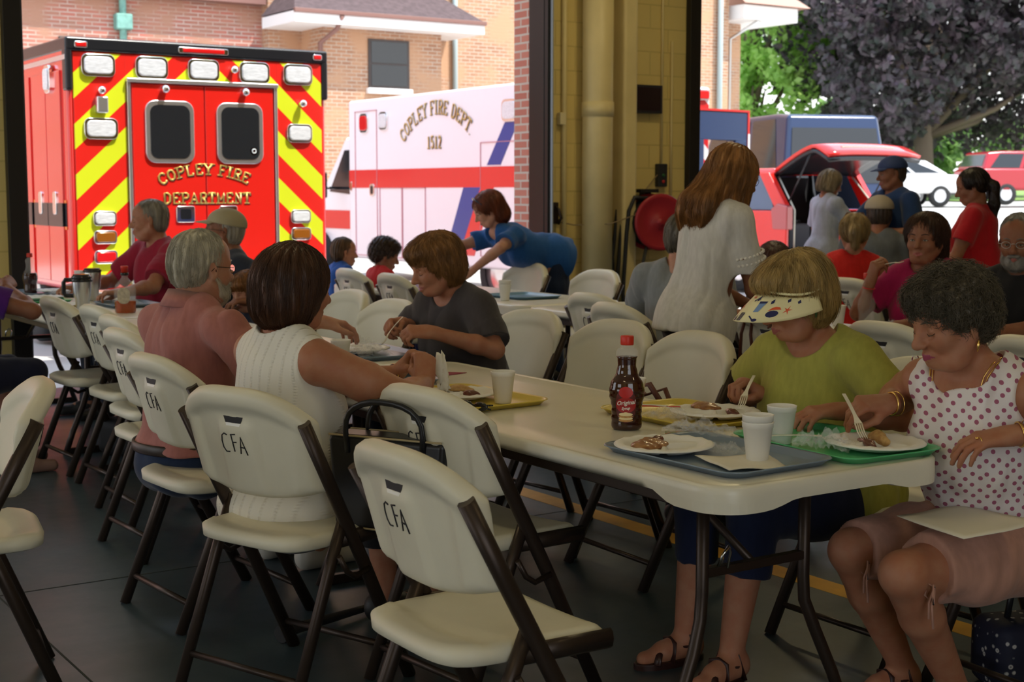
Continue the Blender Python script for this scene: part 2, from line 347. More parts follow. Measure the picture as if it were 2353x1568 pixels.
# ---------------------------------------------------------------- folding chairs
def make_chair():
    """origin on the floor under the seat centre, faces +X"""
    C_ = empty('folding_chair')
    # backrest
    nu, nv = 44, 30; hw = .235
    def front(u, v):           # u -1..1, v 0..1 -> x, y, z of the mid surface
        zt = .845-.085*abs(u)**3.2; zb = .545+.03*abs(u)**2.5
        z = zb+(zt-zb)*v; y = u*(hw-.012*(1-v)-.02*max(0, v-.8)/.2*0)
        x = -.225+(.845-z)*.27+.055*abs(u)**2.2
        return x, y, z
    ss = lambda a, b_, t: (lambda q: q*q*(3-2*q))(min(1, max(0, (t-a)/(b_-a))))
    V = []; 
    def off(u, v, rear):
        x, y, z = front(u, v); zt = .845-.085*abs(u)**3.2
        top = 1-ss(.04, .075, zt-z); side = ss(.70, .86, abs(u)+.10*(1-v)); botm = 1-ss(.02, .06, v*.33)
        t = .014+.022*max(top, side*.8) if rear else .012+.008*top
        if rear:
            st = 1-ss(.25, .31, abs(u)+.05*(v-.5)*2); st *= ss(.13, .17, zt-z+.05)
            t += .012*st*(1-top)
        e = min(1, (1-v)*9, v*9, (1-abs(u))*12); e = math.sqrt(max(0, 1-(1-e)**2)); t *= .25+.75*e
        return (x-t if rear else x+t), y, z
    for rear in (0, 1):
        for j in range(nv+1):
            for i in range(nu+1):
                V.append(off(-1+2*i/nu, j/nv, rear))
    W1 = nu+1; N = W1*(nv+1); Fc = []
    for j in range(nv):
        for i in range(nu):
            a = j*W1+i; Fc.append((a, a+1, a+1+W1, a+W1)); Fc.append((N+a, N+a+W1, N+a+1+W1, N+a+1))
    for i in range(nu):
        Fc.append((i, N+i, N+i+1, i+1)); a = nv*W1+i; Fc.append((a, a+1, N+a+1, N+a))
    for j in range(nv):
        a = j*W1; Fc.append((a, a+W1, N+a+W1, N+a)); a = j*W1+nu; Fc.append((a, N+a, N+a+W1, a+W1))
    br = link('backrest', npmesh('backrest', V, Fc), WPLAST, C_)
    def rp(y, z, d=.003):      # point on the rear face
        u = y/(hw-.006); v = (z-.545)/(.845-.545); x, yy, zz = off(u, v, 1); return (x-d, yy, zz)
    sl_ = B()
    pts = [(-.036, .765), (.036, .765), (.028, .748), (-.028, .748)]
    sl_.add([rp(y, z, .0008) for y, z in pts]+[rp(y, z, -.004) for y, z in pts], [(0, 1, 2, 3), (7, 6, 5, 4), (0, 4, 5, 1), (1, 5, 6, 2), (2, 6, 7, 3), (3, 7, 4, 0)], False)
    sl_.build('slot', mat('slot_dark', (.015, .015, .018), .6), br)
    slb = B().add([rp(y, z, .0006) for y, z in ((-.028, .7478), (.028, .7478), (.024, .740), (-.024, .740))], [(0, 1, 2, 3)], False); slb.build('slot_lip', mat('slot_lip', (.85, .85, .8), .3), br)
    # seat
    nx, ny = 30, 26; V = []
    def sp_(a, b_, rear):
        # square -> superellipse
        m_ = max(abs(a), abs(b_)); 
        if m_ > 0:
            k = m_/((abs(a)**5+abs(b_)**5)**.2); a2, b2 = a*k, b_*k
        else: a2 = b2 = 0
        x = a2*.205; y = b2*(.205+.008*a2); e = min(1, (1-m_)*7); e = math.sqrt(max(0, 1-(1-e)**2))
        z = .455-.010*(1-min(1, abs(b2)**2+.2))*(1-a2*a2*.6)+.006*abs(b2)**3-.022*max(0, a2-.75)/.25
        if a2 < -.6: z += .004
        return (x, y, z-.012*(1-e)) if not rear else (x*.99, y*.99, .415+.008*(1-e))
    for rear in (0, 1):
        for j in range(ny+1):
            for i in range(nx+1): V.append(sp_(-1+2*i/nx, -1+2*j/ny, rear))
    W1 = nx+1; N = W1*(ny+1); Fc = []
    for j in range(ny):
        for i in range(nx):
            a = j*W1+i; Fc.append((a, a+1, a+1+W1, a+W1)); Fc.append((N+a, N+a+W1, N+a+1+W1, N+a+1))
    for i in range(nx):
        Fc.append((i, N+i, N+i+1, i+1)); a = ny*W1+i; Fc.append((a, a+1, N+a+1, N+a))
    for j in range(ny):
        a = j*W1; Fc.append((a, a+W1, N+a+W1, N+a)); a = j*W1+nx; Fc.append((a, N+a, N+a+W1, a+W1))
    link('seat', npmesh('seat', V, Fc), WPLAST, C_)
    for s in (-1, 1):
        B().tube([(-.186, s*.226, .762), (-.10, s*.226, .60), (.03, s*.226, .36), (.215, s*.226, .0)], .0155, 12, flat=1.25).build('leg', BRONZE, C_)
        B().tube([(-.03, s*.214, .50), (-.09, s*.214, .36), (-.235, s*.214, .0)], .0145, 12, flat=1.2).build('leg', BRONZE, C_)
        B().tube([(-.05, s*.213, .435), (.17, s*.213, .432)], .012, 8, flat=1.8, up=(0, 0, 1)).build('seat_rail', BRONZE, C_)
        B().tube([(-.075, s*.236, .40), (-.05, s*.24, .355), (-.02, s*.24, .335), (.035, s*.24, .348)], .008, 8).build('hinge_link', BRONZE, C_)
    B().tube([(.17, -.22, .088), (.17, .22, .088)], .0095, 10).build('stretcher', BRONZE, C_)
    B().tube([(-.20, -.21, .088), (-.20, .21, .088)], .0095, 10).build('stretcher', STEEL if 0 else BRONZE, C_)
    B().tube([(-.15, -.226, .70), (-.15, .226, .70)], .009, 8).build('back_bar', BRONZE, C_) if 0 else None
    # hand-drawn letters
    def stroke(q, pts, r=.0018):
        q.tube([rp(-a, b_, .0008) for a, b_ in pts], r, 5)
    q = B(); cx, cz = -.004, .69   # written to the left of the badge
    C1 = [(.012, .024), (.002, .028), (-.008, .022), (-.013, .006), (-.012, -.012), (-.004, -.023), (.010, -.022)]
    stroke(q, [(cx-.034+a, cz+b_) for a, b_ in C1])
    stroke(q, [(cx-.006, cz+.026), (cx-.004, cz-.02)]); stroke(q, [(cx-.008, cz+.026), (cx+.010, cz+.028)]); stroke(q, [(cx-.005, cz+.005), (cx+.009, cz+.006)])
    stroke(q, [(cx+.018, cz-.024), (cx+.028, cz+.022), (cx+.042, cz-.026)]); stroke(q, [(cx+.02, cz-.006), (cx+.036, cz-.007)])
    q.build('lettering', INK, br)
    return C_
CH0 = make_chair()
# seat centre = back position shifted towards the table; yaw 0 faces +X
LFT = 'empty white folding chair '
chairs = [  # x, y, yaw degrees, label
 (1.65, 2.60, 0, 'front white folding chair with CFA on its back, empty and closest to the camera'),
 (2.14, 3.38, 6, 'empty white folding chair pushed under the near table behind the front chair'),
 (1.70, 3.69, 20, 'white folding chair marked CFA under the woman in the white sleeveless top'),
 (1.80, 4.52, 4, 'white folding chair under the man in the pink shirt, lettering half turned away'),
 (2.00, 5.42, 2, 'empty white folding chair directly behind the chair of the man in pink'),
 (2.17, 6.02, 0, 'empty white folding chair, only its rolled top shows between two other backs'),
 (2.27, 6.62, 3, 'empty white folding chair second from the far end of the left row'),
 (2.26, 7.25, 3, 'empty white folding chair at the far end of the left row beside the purple shirt'),
 (1.52, 7.85, 8, 'white folding chair under the person in the purple shirt'),
 (.88, 4.10, 170, 'white folding chair cut by the left edge of the picture'),
 (3.38, 4.62, 183, 'empty white folding chair across the near table, left of the pair near the syrup bottle'),
 (3.33, 4.08, 178, 'empty white folding chair across the near table with a purse strap, right of the pair'),
 (3.37, 5.22, 186, 'white folding chair under the woman in the dark grey shirt'),
 (3.36, 3.02, 180, 'white folding chair under the woman wearing the printed visor'),
 (3.36, 2.40, 176, 'white folding chair under the woman in the dotted top'),
 (3.16, 6.12, 183, 'empty white folding chair across the middle table behind the foam cup'),
 (3.30, 6.86, 180, 'empty white folding chair under the raised hand of the man in pink'),
 (3.35, 7.60, 180, 'white folding chair under the child with auburn hair'),
 (3.30, 8.25, 180, 'white folding chair under the man in the tan cap'),
 (3.30, 9.05, 180, 'white folding chair under the man in the crimson shirt'),
 (4.66, 8.12, -2, 'white folding chair turned away in front of the girl in the tie-dye shirt'),
 (4.70, 8.80, -2, 'white folding chair turned away behind the boy in red'),
 (4.66, 5.98, 0, 'empty white folding chair turned away, left of the man in the grey shirt'),
 (4.36, 5.38, -4, 'white folding chair under the man in the light grey shirt'),
 (4.62, 4.62, 0, 'white folding chair with a brown bag strap hanging on its back'),
 (4.66, 4.00, 0, 'empty white folding chair with grey shaded back behind the visor woman'),
 (4.66, 3.30, 0, 'empty white folding chair peeking out between the dotted top and the black shirt'),
 (5.62, 7.72, 183, 'empty white folding chair facing us beyond the bare table end'),
 (5.72, 8.70, 185, 'empty white folding chair facing us below the leaning woman in blue'),
 (5.72, 4.82, 180, 'white folding chair under the woman in magenta'),
 (5.78, 4.20, 180, 'white folding chair under the man in the black shirt'),
 (6.75, 6.20, 5, 'white folding chair under the woman in the red sleeveless top'),
 (7.95, 7.0, 190, 'white folding chair under the man in the beige cap and grey shirt'),
]
for i, (x, y, a, l) in enumerate(chairs):
    o = CH0 if i == 0 else copy_tree(CH0)
    o.location = (x, y, 0); o.rotation_euler = (0, 0, math.radians(a)); tag(o, l, 'chair', 'white folding chairs'); o.scale = (1.04,)*3

# unseen ceiling lamps, added to warm and brighten the hall and pier
for i, (x, y, l) in enumerate(((-1.5, .5, 'added warm strip lamp on the ceiling above the near left floor'), (3.2, .2, 'added warm strip lamp on the ceiling behind the camera side'), (1.6, 5.2, 'added warm strip lamp on the ceiling above the left table row'), (6.2, 3.2, 'added warm strip lamp on the ceiling above the right table row'), (7.0, 7.3, 'added warm strip lamp on the ceiling that brightens the pier'))):
    g = empty('added_ceiling_lamp', (x, y, 4.3), 0, l, 'lamp', 'added ceiling lamps of the hall')
    B().bb(-.12, .12, -.62, .62, .0, .12).build('housing', mat('added_lamp_housing', (.7, .7, .66), .4), g, bevel=.01); B().bb(-.10, .10, -.6, .6, -.012, .002).build('diffuser', mat('added_lamp_diffuser', (1, .86, .55), .5, emit=3), g)
    ll = bpy.data.lights.new('added_lamp_light', 'AREA'); ll.shape = 'RECTANGLE'; ll.size = .2; ll.size_y = 1.2; ll.energy = LAMPP*(2.6 if y > 7 else 1); ll.color = (1, .80, .42); lo = bpy.data.objects.new('added_lamp_light', ll); COL.objects.link(lo); lo.location = (0, 0, -.02); lo.parent = g
# ---------------------------------------------------------------- implicit surfaces
def V3(*a): return np.array(a, np.float64)
def nrm(v): return v/(np.linalg.norm(v)+1e-12)
class F_:
    """smooth blend of rounded cones and ellipsoids; meshed with surface nets"""
    def __init__(s): s.p = []
    def cone(s, a, b, ra, rb, k=.02, op=1, fl=None):
        """fl=(axis, factor): flattened along that axis"""
        s.p.append(('c', np.array(a, float), np.array(b, float), ra, rb, k, op, (nrm(np.array(fl[0], float)), fl[1]) if fl else None)); return s
    def chain(s, pts, rs, k=.02, fl=None):
        for i in range(len(pts)-1): s.cone(pts[i], pts[i+1], rs[i], rs[i+1], k, 1, fl)
        return s
    def ell(s, c, r, k=.02, op=1, R=None):
        s.p.append(('e', np.array(c, float), np.array(r, float), R, None, k, op, None)); return s
    def plane(s, c, n, k=.0):       # removes everything on the side n points to
        s.p.append(('p', np.array(c, float), nrm(np.array(n, float)), None, None, k, 2, None)); return s
    def d(s, q, P):
        if q[0] == 'c':
            _, a, b, ra, rb, k, op, fl = q
            if fl:
                ax, f = fl; P = P+((P-a) @ ax)[..., None]*ax*(1/f-1); b = b+((b-a) @ ax)*ax*(1/f-1)
            ba = b-a; L2 = ba @ ba+1e-12; t = np.clip(((P-a) @ ba)/L2, 0, 1)
            dd = np.linalg.norm(P-a-t[..., None]*ba, axis=-1)-(ra+(rb-ra)*t)
            return dd*(fl[1] if fl and fl[1] < 1 else 1)
        if q[0] == 'e':
            c, r, R = q[1], q[2], q[3]; Q = P-c
            if R is not None: Q = Q @ R
            k0 = np.linalg.norm(Q/r, axis=-1); k1 = np.linalg.norm(Q/(r*r), axis=-1)+1e-9
            return k0*(k0-1)/k1
        return (P-q[1]) @ q[2]
    def bb(s, q):
        if q[0] == 'c':
            m = max(q[3], q[4])*max(1, q[7][1] if q[7] else 1); return np.minimum(q[1], q[2])-m, np.maximum(q[1], q[2])+m
        if q[0] == 'e':
            m = q[2] if q[3] is None else np.full(3, q[2].max()); return q[1]-m, q[1]+m
        return None
    @staticmethod
    def comb(f, d, k, op):
        if op == 1:
            if k <= 0: return np.minimum(f, d)
            h = np.maximum(k-np.abs(f-d), 0)/k; return np.minimum(f, d)-h*h*k*.25
        if op == -1: d = -d
        if k <= 0: return np.maximum(f, d)
        h = np.maximum(k-np.abs(f-d), 0)/k; return np.maximum(f, d)+h*h*k*.25
    def ev(s, P):
        f = np.full(P.shape[:-1], 1.)
        for q in s.p: f = s.comb(f, s.d(q, P), q[5], q[6])
        return f
    def mesh(s, h, noise=None):
        bs = [s.bb(q) for q in s.p if q[6] == 1]; lo = np.min([b[0] for b in bs], 0)-3*h; hi = np.max([b[1] for b in bs], 0)+3*h
        n = np.ceil((hi-lo)/h).astype(int)+1; f = np.full(n, .05, np.float32)
        for q in s.p:
            if q[0] == 'p': i0 = np.zeros(3, int); i1 = n
            else:
                b = s.bb(q); m = q[5]+2.5*h; i0 = np.clip(np.floor((b[0]-m-lo)/h).astype(int), 0, n); i1 = np.clip(np.ceil((b[1]+m-lo)/h).astype(int)+1, 0, n)
            if (i1 <= i0).any(): continue
            g = [lo[a]+h*np.arange(i0[a], i1[a]) for a in range(3)]
            P = np.stack(np.meshgrid(*g, indexing='ij'), -1); sl_ = tuple(slice(i0[a], i1[a]) for a in range(3))
            f[sl_] = s.comb(f[sl_], s.d(q, P), q[5], q[6])
        if noise is not None:
            idx = np.argwhere(np.abs(f) < 6*h); P = lo+h*idx; f[tuple(idx.T)] += noise(P)
        return snet(f, lo, h)
def snet(f, lo, h):
    S = f < 0; n = np.array(f.shape)
    c = np.zeros(n-1, np.int8)
    for dx in (0, 1):
        for dy in (0, 1):
            for dz in (0, 1): c += S[dx:n[0]-1+dx, dy:n[1]-1+dy, dz:n[2]-1+dz]
    act = (c > 0) & (c < 8); idx = np.argwhere(act); num = len(idx)
    ids = np.full(n-1, -1, np.int32); ids[act] = np.arange(num)
    acc = np.zeros((num, 3)); cnt = np.zeros(num)
    for ax in range(3):
        o1, o2 = [a for a in range(3) if a != ax]
        for a in (0, 1):
            for b in (0, 1):
                p0 = idx.copy(); p0[:, o1] += a; p0[:, o2] += b; p1 = p0.copy(); p1[:, ax] += 1
                f0 = f[tuple(p0.T)]; f1 = f[tuple(p1.T)]; m = (f0 < 0) != (f1 < 0)
                t = f0[m]/(f0[m]-f1[m]); q = p0[m].astype(float); q[:, ax] += t; acc[m] += q; cnt[m] += 1
    V = lo+h*(acc/cnt[:, None]); Q = []
    for ax in range(3):
        o1, o2 = (ax+1) % 3, (ax+2) % 3
        a = [slice(None)]*3; b = [slice(None)]*3; a[ax] = slice(0, -1); b[ax] = slice(1, None)
        m = S[tuple(a)] != S[tuple(b)]; e = np.argwhere(m)
        e = e[(e[:, o1] > 0) & (e[:, o2] > 0) & (e[:, o1] < n[o1]-1) & (e[:, o2] < n[o2]-1)]
        ins = S[tuple(e.T)]; q = []
        for (u, v) in ((0, 0), (-1, 0), (-1, -1), (0, -1)):
            k = e.copy(); k[:, o1] += u; k[:, o2] += v; q.append(ids[tuple(k.T)])
        q = np.stack(q, 1); q[~ins] = q[~ins][:, ::-1]; Q.append(q)
    return V, np.concatenate(Q)
def vnoise(P, s, seed=0):
    """cheap smooth noise from sines"""
    r = np.random.RandomState(seed); o = 0
    for i in range(5):
        w = r.randn(3); w = w/np.linalg.norm(w)*s*(1+.35*i); o = o+np.sin(P @ w+r.rand()*6.28)/(1+.3*i)
    return o/2.5
# ---------------------------------------------------------------- people
def rotm(pitch=0, turn=0, roll=0):
    """head/hand frame; pitch down +, turn to the left +, roll to the left ear down +"""
    R = Matrix.Rotation(turn, 3, 'Z') @ Matrix.Rotation(pitch, 3, 'Y') @ Matrix.Rotation(-roll, 3, 'X')
    return np.array(R)
def head(f, c, R, s=1., male=False, old=False, jaw=1., nose=1., smile=0, mouth=0, ears=True, fat=1.):
    T = lambda x, y, z: c+s*(R @ V3(x, y, z))
    e = lambda p, r, k=.02, op=1, RR=None: f.ell(T(*p), np.array(r)*s, k*s, op, R if RR is None else R @ RR)
    cn = lambda a, b, ra, rb, k=.012, op=1, fl=None: f.cone(T(*a), T(*b), ra*s, rb*s, k*s, op, fl)
    e((-.014, 0, .038), (.098, .077, .084)); e((.02, 0, .045), (.07, .066, .065), .03)
    e((.026, 0, -.028), (.067, .060*jaw, .082), .03)
    e((.058, 0, -.088), (.030, .030*jaw, .024), .03)
    for y in (-1, 1):
        cn((-.01, y*.056*jaw, -.045), (.045, y*.034*jaw, -.092), .022, .018, .03)
        e((.060, y*.040, -.024), (.024, .022, .022), .025)
        cn((.083, y*.012, .022), (.066, y*.052, .020), .0085, .009, .016)
    for y in (-1, 1):
        e((.098, y*.033, .004), (.020, .019, .0125), .014, -1)
        e((.0715, y*.032, .003), (.0155, .0165, .0135), .005)
    cn((.086, 0, .012), (.112, 0, -.026), .0085*nose, .0115*nose, .012)
    e((.109, 0, -.030), (.0125*nose, .011*nose, .010*nose), .008)
    for y in (-1, 1): e((.099, y*.0125*nose, -.033), (.011, .0075, .008), .008); e((.104, y*.007, -.041), (.005, .004, .003), .003, -1)
    # mouth
    sm = .006*smile
    for y in (-1, 1):
        cn((.094, y*.004, -.060), (.082, y*.026, -.062+sm), .0062, .0035, .007)
        cn((.093, y*.002, -.071), (.081, y*.022, -.067+sm), .0072, .0035, .007)
    if mouth: e((.101, 0, -.0655), (.014, .016, .0035+.006*mouth), .003, -1)
    else: cn((.104, -.020, -.0655+sm*.5), (.104, .020, -.0655+sm*.5), .0012, .0012, .004, -1)
    if smile: e((.100, 0, -.064), (.012, .02, .0028), .002, -1)
    if old:
        for y in (-1, 1):
            cn((.094, y*.018, -.038), (.078, y*.036, -.066), .0026, .0026, .010, -1)
            cn((.088, y*.020, -.014), (.078, y*.042, -.015), .0022, .0018, .008, -1)
            e((.03, y*.036, -.095), (.028, .018, .018), .03)
    if ears:
        for y in (-1, 1):
            RR = np.array(Euler((0, math.radians(-12), math.radians(22*y))).to_matrix())
            e((-.012, y*.081, -.006), (.0175, .0065, .031), .008, 1, RR)
            e((-.008, y*.0885, -.003), (.009, .005, .018), .004, -1, RR)
            e((-.012, y*.080, -.030), (.008, .006, .010), .006)
    return T
def hand(f, w, D, N, side, curl=.5, thumb=.5, spread=1., s=1., pinch=False, fing=None):
    """w wrist, D towards the fingers, N out of the back of the hand; side +1 left, -1 right"""
    D = nrm(np.array(D, float)); N = np.array(N, float); N = nrm(N-D*(N @ D)); S = np.cross(N, D)*side   # S towards the thumb
    S = -S if side else S
    w = np.array(w, float); P = lambda x, y, z: w+s*(D*x+S*y+N*z)
    f.cone(P(-.01, 0, 0), P(.03, .002, 0), .026*s, .030*s, .02*s, 1, (N, .68))
    for y, L in ((.026, .088), (.009, .092), (-.009, .088), (-.025, .080)):
        f.cone(P(.02, y*.55, 0), P(L, y, .002), .0175*s, .0125*s, .014*s, 1, (N, .85))
    Ls = ((.042, .025, .021), (.046, .029, .022), (.043, .027, .021), (.034, .021, .019)); ys = (.027, .0095, -.009, -.0255)
    for i in range(4):
        cu = curl if fing is None else fing[i]
        a = .25*cu; p = P((.088, .092, .088, .080)[i], ys[i], .002); sp = (.12, .03, -.05, -.14)[i]*spread*(1-.6*cu)
        r = .0088 if i < 3 else .0076
        for j in range(3):
            a += (1.25, 1.45, .8)[j]*cu*(1 if j else .8)
            dv = D*math.cos(a)*math.cos(sp)+S*math.sin(sp)-N*math.sin(a); q = p+dv*Ls[i][j]*s
            f.cone(p, q, (r+.0006-j*.0007)*s, (r-.0002-j*.0007)*s, .005*s); p = q
    t0 = P(.018, .018, -.006); th = thumb
    t1 = t0+s*(D*.034+S*.026*(1-th*.35)-N*(.012+.018*th)); f.cone(t0, t1, .0165*s, .0125*s, .016*s)
    d2 = nrm(D*1.0+S*(.55-1.0*th)-N*(.15+.75*th)); t2 = t1+d2*.034*s; f.cone(t1, t2, .0118*s, .0102*s, .006*s)
    d3 = nrm(D*1.0+S*(.2-.9*th)-N*(.1+.5*th)); t3 = t2+d3*.026*s; f.cone(t2, t3, .0102*s, .0082*s, .005*s)
    return P
def strands(name, field, roots, flow, m, parent, L=.12, seg=8, r=.0007, lift=.004, jit=.35, wave=0, wfreq=60, grav=0):
    """tapered three-sided hair strands that follow a field's surface"""
    P = roots.copy(); n = len(P); pts = [P.copy()]; ph = np.random.rand(n)*6.28
    jd = np.random.randn(n, 3)*jit; Ls = L*(.6+.6*np.random.rand(n)); h = 1e-3; lf = lift*(.3+1.2*np.random.rand(n))
    def grad(P):
        g = np.stack([field.ev(P+np.eye(3)[a]*h)-field.ev(P-np.eye(3)[a]*h) for a in range(3)], -1); return g/(np.linalg.norm(g, axis=1)[:, None]+1e-9)
    for i in range(seg):
        g = grad(P); fl = flow(P)+jd; fl = fl-(fl*g).sum(1)[:, None]*g; fl /= np.linalg.norm(fl, axis=1)[:, None]+1e-9
        if wave:
            b = np.cross(g, fl); fl = fl+b*(np.sin(ph+i*wfreq*L/seg)*wave)[:, None]+g*(np.cos(ph+i*wfreq*L/seg)*wave*.5)[:, None]
        P = P+fl*(Ls/seg)[:, None]; dd = field.ev(P); g = grad(P)
        P = P-g*(dd-lf*(i+1)/seg)[:, None]; pts.append(P.copy())
    A = np.stack(pts, 1); k = seg+1; T = np.gradient(A, axis=1); T /= np.linalg.norm(T, axis=2)[..., None]+1e-9
    u = np.cross(T, V3(.3, .5, .8)); u /= np.linalg.norm(u, axis=2)[..., None]+1e-9; v = np.cross(T, u)
    rad = (r*(1-.75*(np.arange(k)/seg)**2))[None, :, None]
    ring = np.stack([A+rad*(u*math.cos(a)+v*math.sin(a)) for a in (0, 2.094, 4.188)], 2).reshape(-1, 3)
    base = (np.arange(n)[:, None]*k+np.arange(seg)[None])*3; Q = []
    for j in range(3):
        j2 = (j+1) % 3; Q.append(np.stack([base+j, base+j2, base+3+j2, base+3+j], -1).reshape(-1, 4))
    return link(name, npmesh(name, ring, np.concatenate(Q)), m, parent)
HM = {}
def hairmat(c, c2=None):
    k = tuple(c)
    if k not in HM: HM[k] = mat('hair', c, .42, var=.5, vscale=30, stretch=(1, 1, .25), bump=.002, bscale=110, spec=.4, col2=c2)
    return HM[k]
SK = {}
def skinmat(c):
    if c not in SK:
        m = mat('skin', c, .5, spec=.35, sss=.12, var=.14, vscale=28, col2=(c[0]*.92, c[1]*.78, c[2]*.74), bump=.0006, bscale=120); SK[c] = m
    return SK[c]
LIPM = mat('lips', (.34, .10, .09), .42); LIPM2 = mat('lipstick', (.30, .05, .10), .4)
EYEW = mat('eye_white', (.34, .29, .25), .25); IRIS = mat('iris', (.05, .035, .025), .15)
TEE = {}
def cloth(c, name='cotton', var=.12, fold=1., **k):
    key = (c, name)
    if key not in TEE:
        TEE[key] = mat(name, c, .85, spec=.2, var=var, vscale=60, stretch=(1, 1, .3), bump=.0008, bscale=220, sheen=.15, **k)
    return TEE[key]
def foldnoise(seed, amp=.004, s=26):
    st = V3(1, 1, .35)
    def g(P): return np.clip(1.5*g0(P), -.013, .006)
    def g0(P):
        a = vnoise(P*st, s, seed); b = vnoise(P*V3(1, 1, .8), s*.55, seed+3); return amp*(a+.8*b-1.1*np.abs(vnoise(P*V3(1.2, 1.2, .45), s*.8, seed+9)))*1.25
    return g
def near_pick(V, Q, cond): return cond(V[Q].mean(1))
def person(label, loc, yaw, skin=(.50, .27, .18), S=1., seated=True, lean=.12, hd=(.25, 0, 0), headkw={}, neckf=0., fat=1., fem=True,
           shirt=None, sleeve=.5, hem=.44, neckr=.085, neckz=0, arms=None, hair=None, hairc=(.2, .12, .07), hairkw={}, pants=(.02, .025, .04), short=None,
           res=.006, legs=True, shoes=(.03, .03, .03), seed=1, fold=.004, nhair=900, sleevecut=.5, eyes=True, lips=None, head_off=(0, 0, 0), hips=None, stand=None, side=0, tw=0, knees=None, name='person', bust=1., eyeopen=0., brow=None, bare=None, nstr=None):
    """local frame: +x the way the person faces, origin on the floor under the hips"""
    E = empty(name, loc, yaw, label, 'person'); E.scale = (S, S, S)
    f = F_(); c_ = F_()        # body, shirt
    W = fat; g = .014          # cloth thickness over the body
    hz = .52 if seated else .93; hp = V3(-.02, 0, hz) if hips is None else V3(*hips)
    up = V3(math.sin(lean), math.sin(side), math.cos(lean)); up = nrm(up); fw = nrm(V3(math.cos(lean), 0, -math.sin(lean)))
    ct, st_ = math.cos(tw), math.sin(tw); lt = V3(-st_, ct, 0); fwt = nrm(np.cross(lt, up))
    at = lambda x, y, z: hp+fwt*x+lt*y+up*z
    Rt = np.stack([fwt, lt, up], 1)
    sw = .165 if fem else .19
    T_ = [((0, 0, .02), (.125*W, .168*W, .12)), ((.01, 0, .17), (.115*W*W, .148*W, .13)), ((.012, 0, .31), (.112*W, .152*(W+.02), .13)), ((-.005, 0, .41), (.095*W, .145, .10))]
    for c0, r in T_:
        f.ell(at(*c0), r, .05, 1, Rt); c_.ell(at(*c0), np.array(r)+g, .05, 1, Rt)
    if fem and bust:
        for y in (-1, 1):
            f.ell(at(.075*W, y*.075, .295), (.062*bust, .066*bust, .066*bust), .04, 1, Rt); c_.ell(at(.078*W, y*.072, .295), V3(.066, .072, .072)*bust+g*.8, .07, 1, Rt)
    shz = .455; sh = {}
    for y in (-1, 1):
        sh[y] = at(-.005, y*sw, shz); inn = at(-.012, y*.045, shz+.058)
        f.cone(inn, sh[y], .040, .050, .05); c_.cone(inn, sh[y], .040+g, .050+g*.8, .05)
    nb = at(-.015, 0, shz+.045)
    hR = rotm(*hd); nl = .155*(1.0)
    hc = nb+up*nl+fw*(.045+neckf)+V3(*head_off)
    base = hc+hR @ V3(-.028, 0, -.065)
    f.cone(nb, base, .058 if fem else .066, .050 if fem else .060, .018); f.cone(nb, hc+hR @ V3(-.03, 0, -.05), .036, .036, .02)
    T = head(f, hc, hR, **headkw)
    # arms
    arms = arms or {}
    info = {}
    for y, nm in ((1, 'L'), (-1, 'R')):
        a = arms.get(nm)
        if a is None: a = dict(e=(.05, y*.24, hz+.22), w=(.24, y*.16, hz+.24), D=(1, -y*.3, 0), N=(0, 0, 1), curl=.5)
        e = V3(*a['e']); w = V3(*a['w']); af = a.get('fat', 1.)*(1 if fem else 1.08)*(.5+.5*W)
        f.chain([sh[y], sh[y]*.45+e*.55, e], [.050*af, .044*af, .037*af], .02); m_ = e*.7+w*.3
        f.chain([e, m_, w], [.038*af, .037*af, .0245], .02)
        hk = {k: v for k, v in a.items() if k in ('curl', 'thumb', 'spread', 'fing')}
        info[nm] = hand(f, w, a.get('D', w-e), a.get('N', (0, 0, 1)), y, s=a.get('s', .98 if fem else 1.06), **hk)
        if sleeve > 0:
            t = sleeve; q = sh[y]*(1-t)+e*t; dirn = nrm(e-sh[y]); c2 = F_()
            ext = q+dirn*.05; rr = .047*af+g+.004
            fs = F_(); fs.cone(sh[y], ext, .050*af+g*.8, rr+.004, .02); info['s'+nm] = (q, dirn, fs)
    # legs
    if legs:
        kn = knees or {}
        for y in (-1, 1):
            h0 = hp+V3(.02, y*.085*W, -.01)
            if seated:
                K = V3(*kn.get(y, (.43, y*.11, .50))); A = V3(*(kn.get(('a', y)) or (K[0]+.02, K[1], .09)))
                f.chain([h0, (h0+K)/2, K], [.088*W, .080*W, .058], .04); f.chain([K, K*.65+A*.35, A], [.056, .056, .036], .02)
                fd = nrm(V3(1, y*.15, 0))
                f.cone(A+V3(-.03, 0, -.05), A+fd*.15+V3(0, 0, -.062), .030, .024, .03); f.cone(A+V3(-.02, 0, -.03), A+fd*.08+V3(0, 0, -.045), .034, .03, .03)
            else:
                K = V3(*kn.get(y, (.02, y*.10, .50))); A = V3(*(kn.get(('a', y)) or (-.01, y*.11, .09))); fd = nrm(V3(1, y*.2, 0))
                f.chain([h0, (h0+K)/2, K], [.092*W, .082*W, .058], .04); f.chain([K, K*.65+A*.35, A], [.056, .056, .036], .02)
                f.cone(A+V3(-.03, 0, -.05), A+fd*.15+V3(0, 0, -.062), .030, .024, .03)
            info[y] = (h0, K, A, fd)
    V, Q = f.mesh(res)
    bodyo = link('body', npmesh('body', V, Q), [skinmat(skin), lips or LIPM], E)
    # lips
    Cc = V[Q].mean(1); Lc = (Cc-hc) @ hR/headkw.get('s', 1.); sz = .006*headkw.get('smile', 0)
    lm = (Lc[:, 0] > .07) & (np.abs(Lc[:, 1]) < .025) & (np.abs(Lc[:, 2]+.0655-sz*np.abs(Lc[:, 1])/.025) < .0105*(1-np.abs(Lc[:, 1])/.030))
    bodyo.data.polygons.foreach_set('material_index', lm.astype(np.int32))
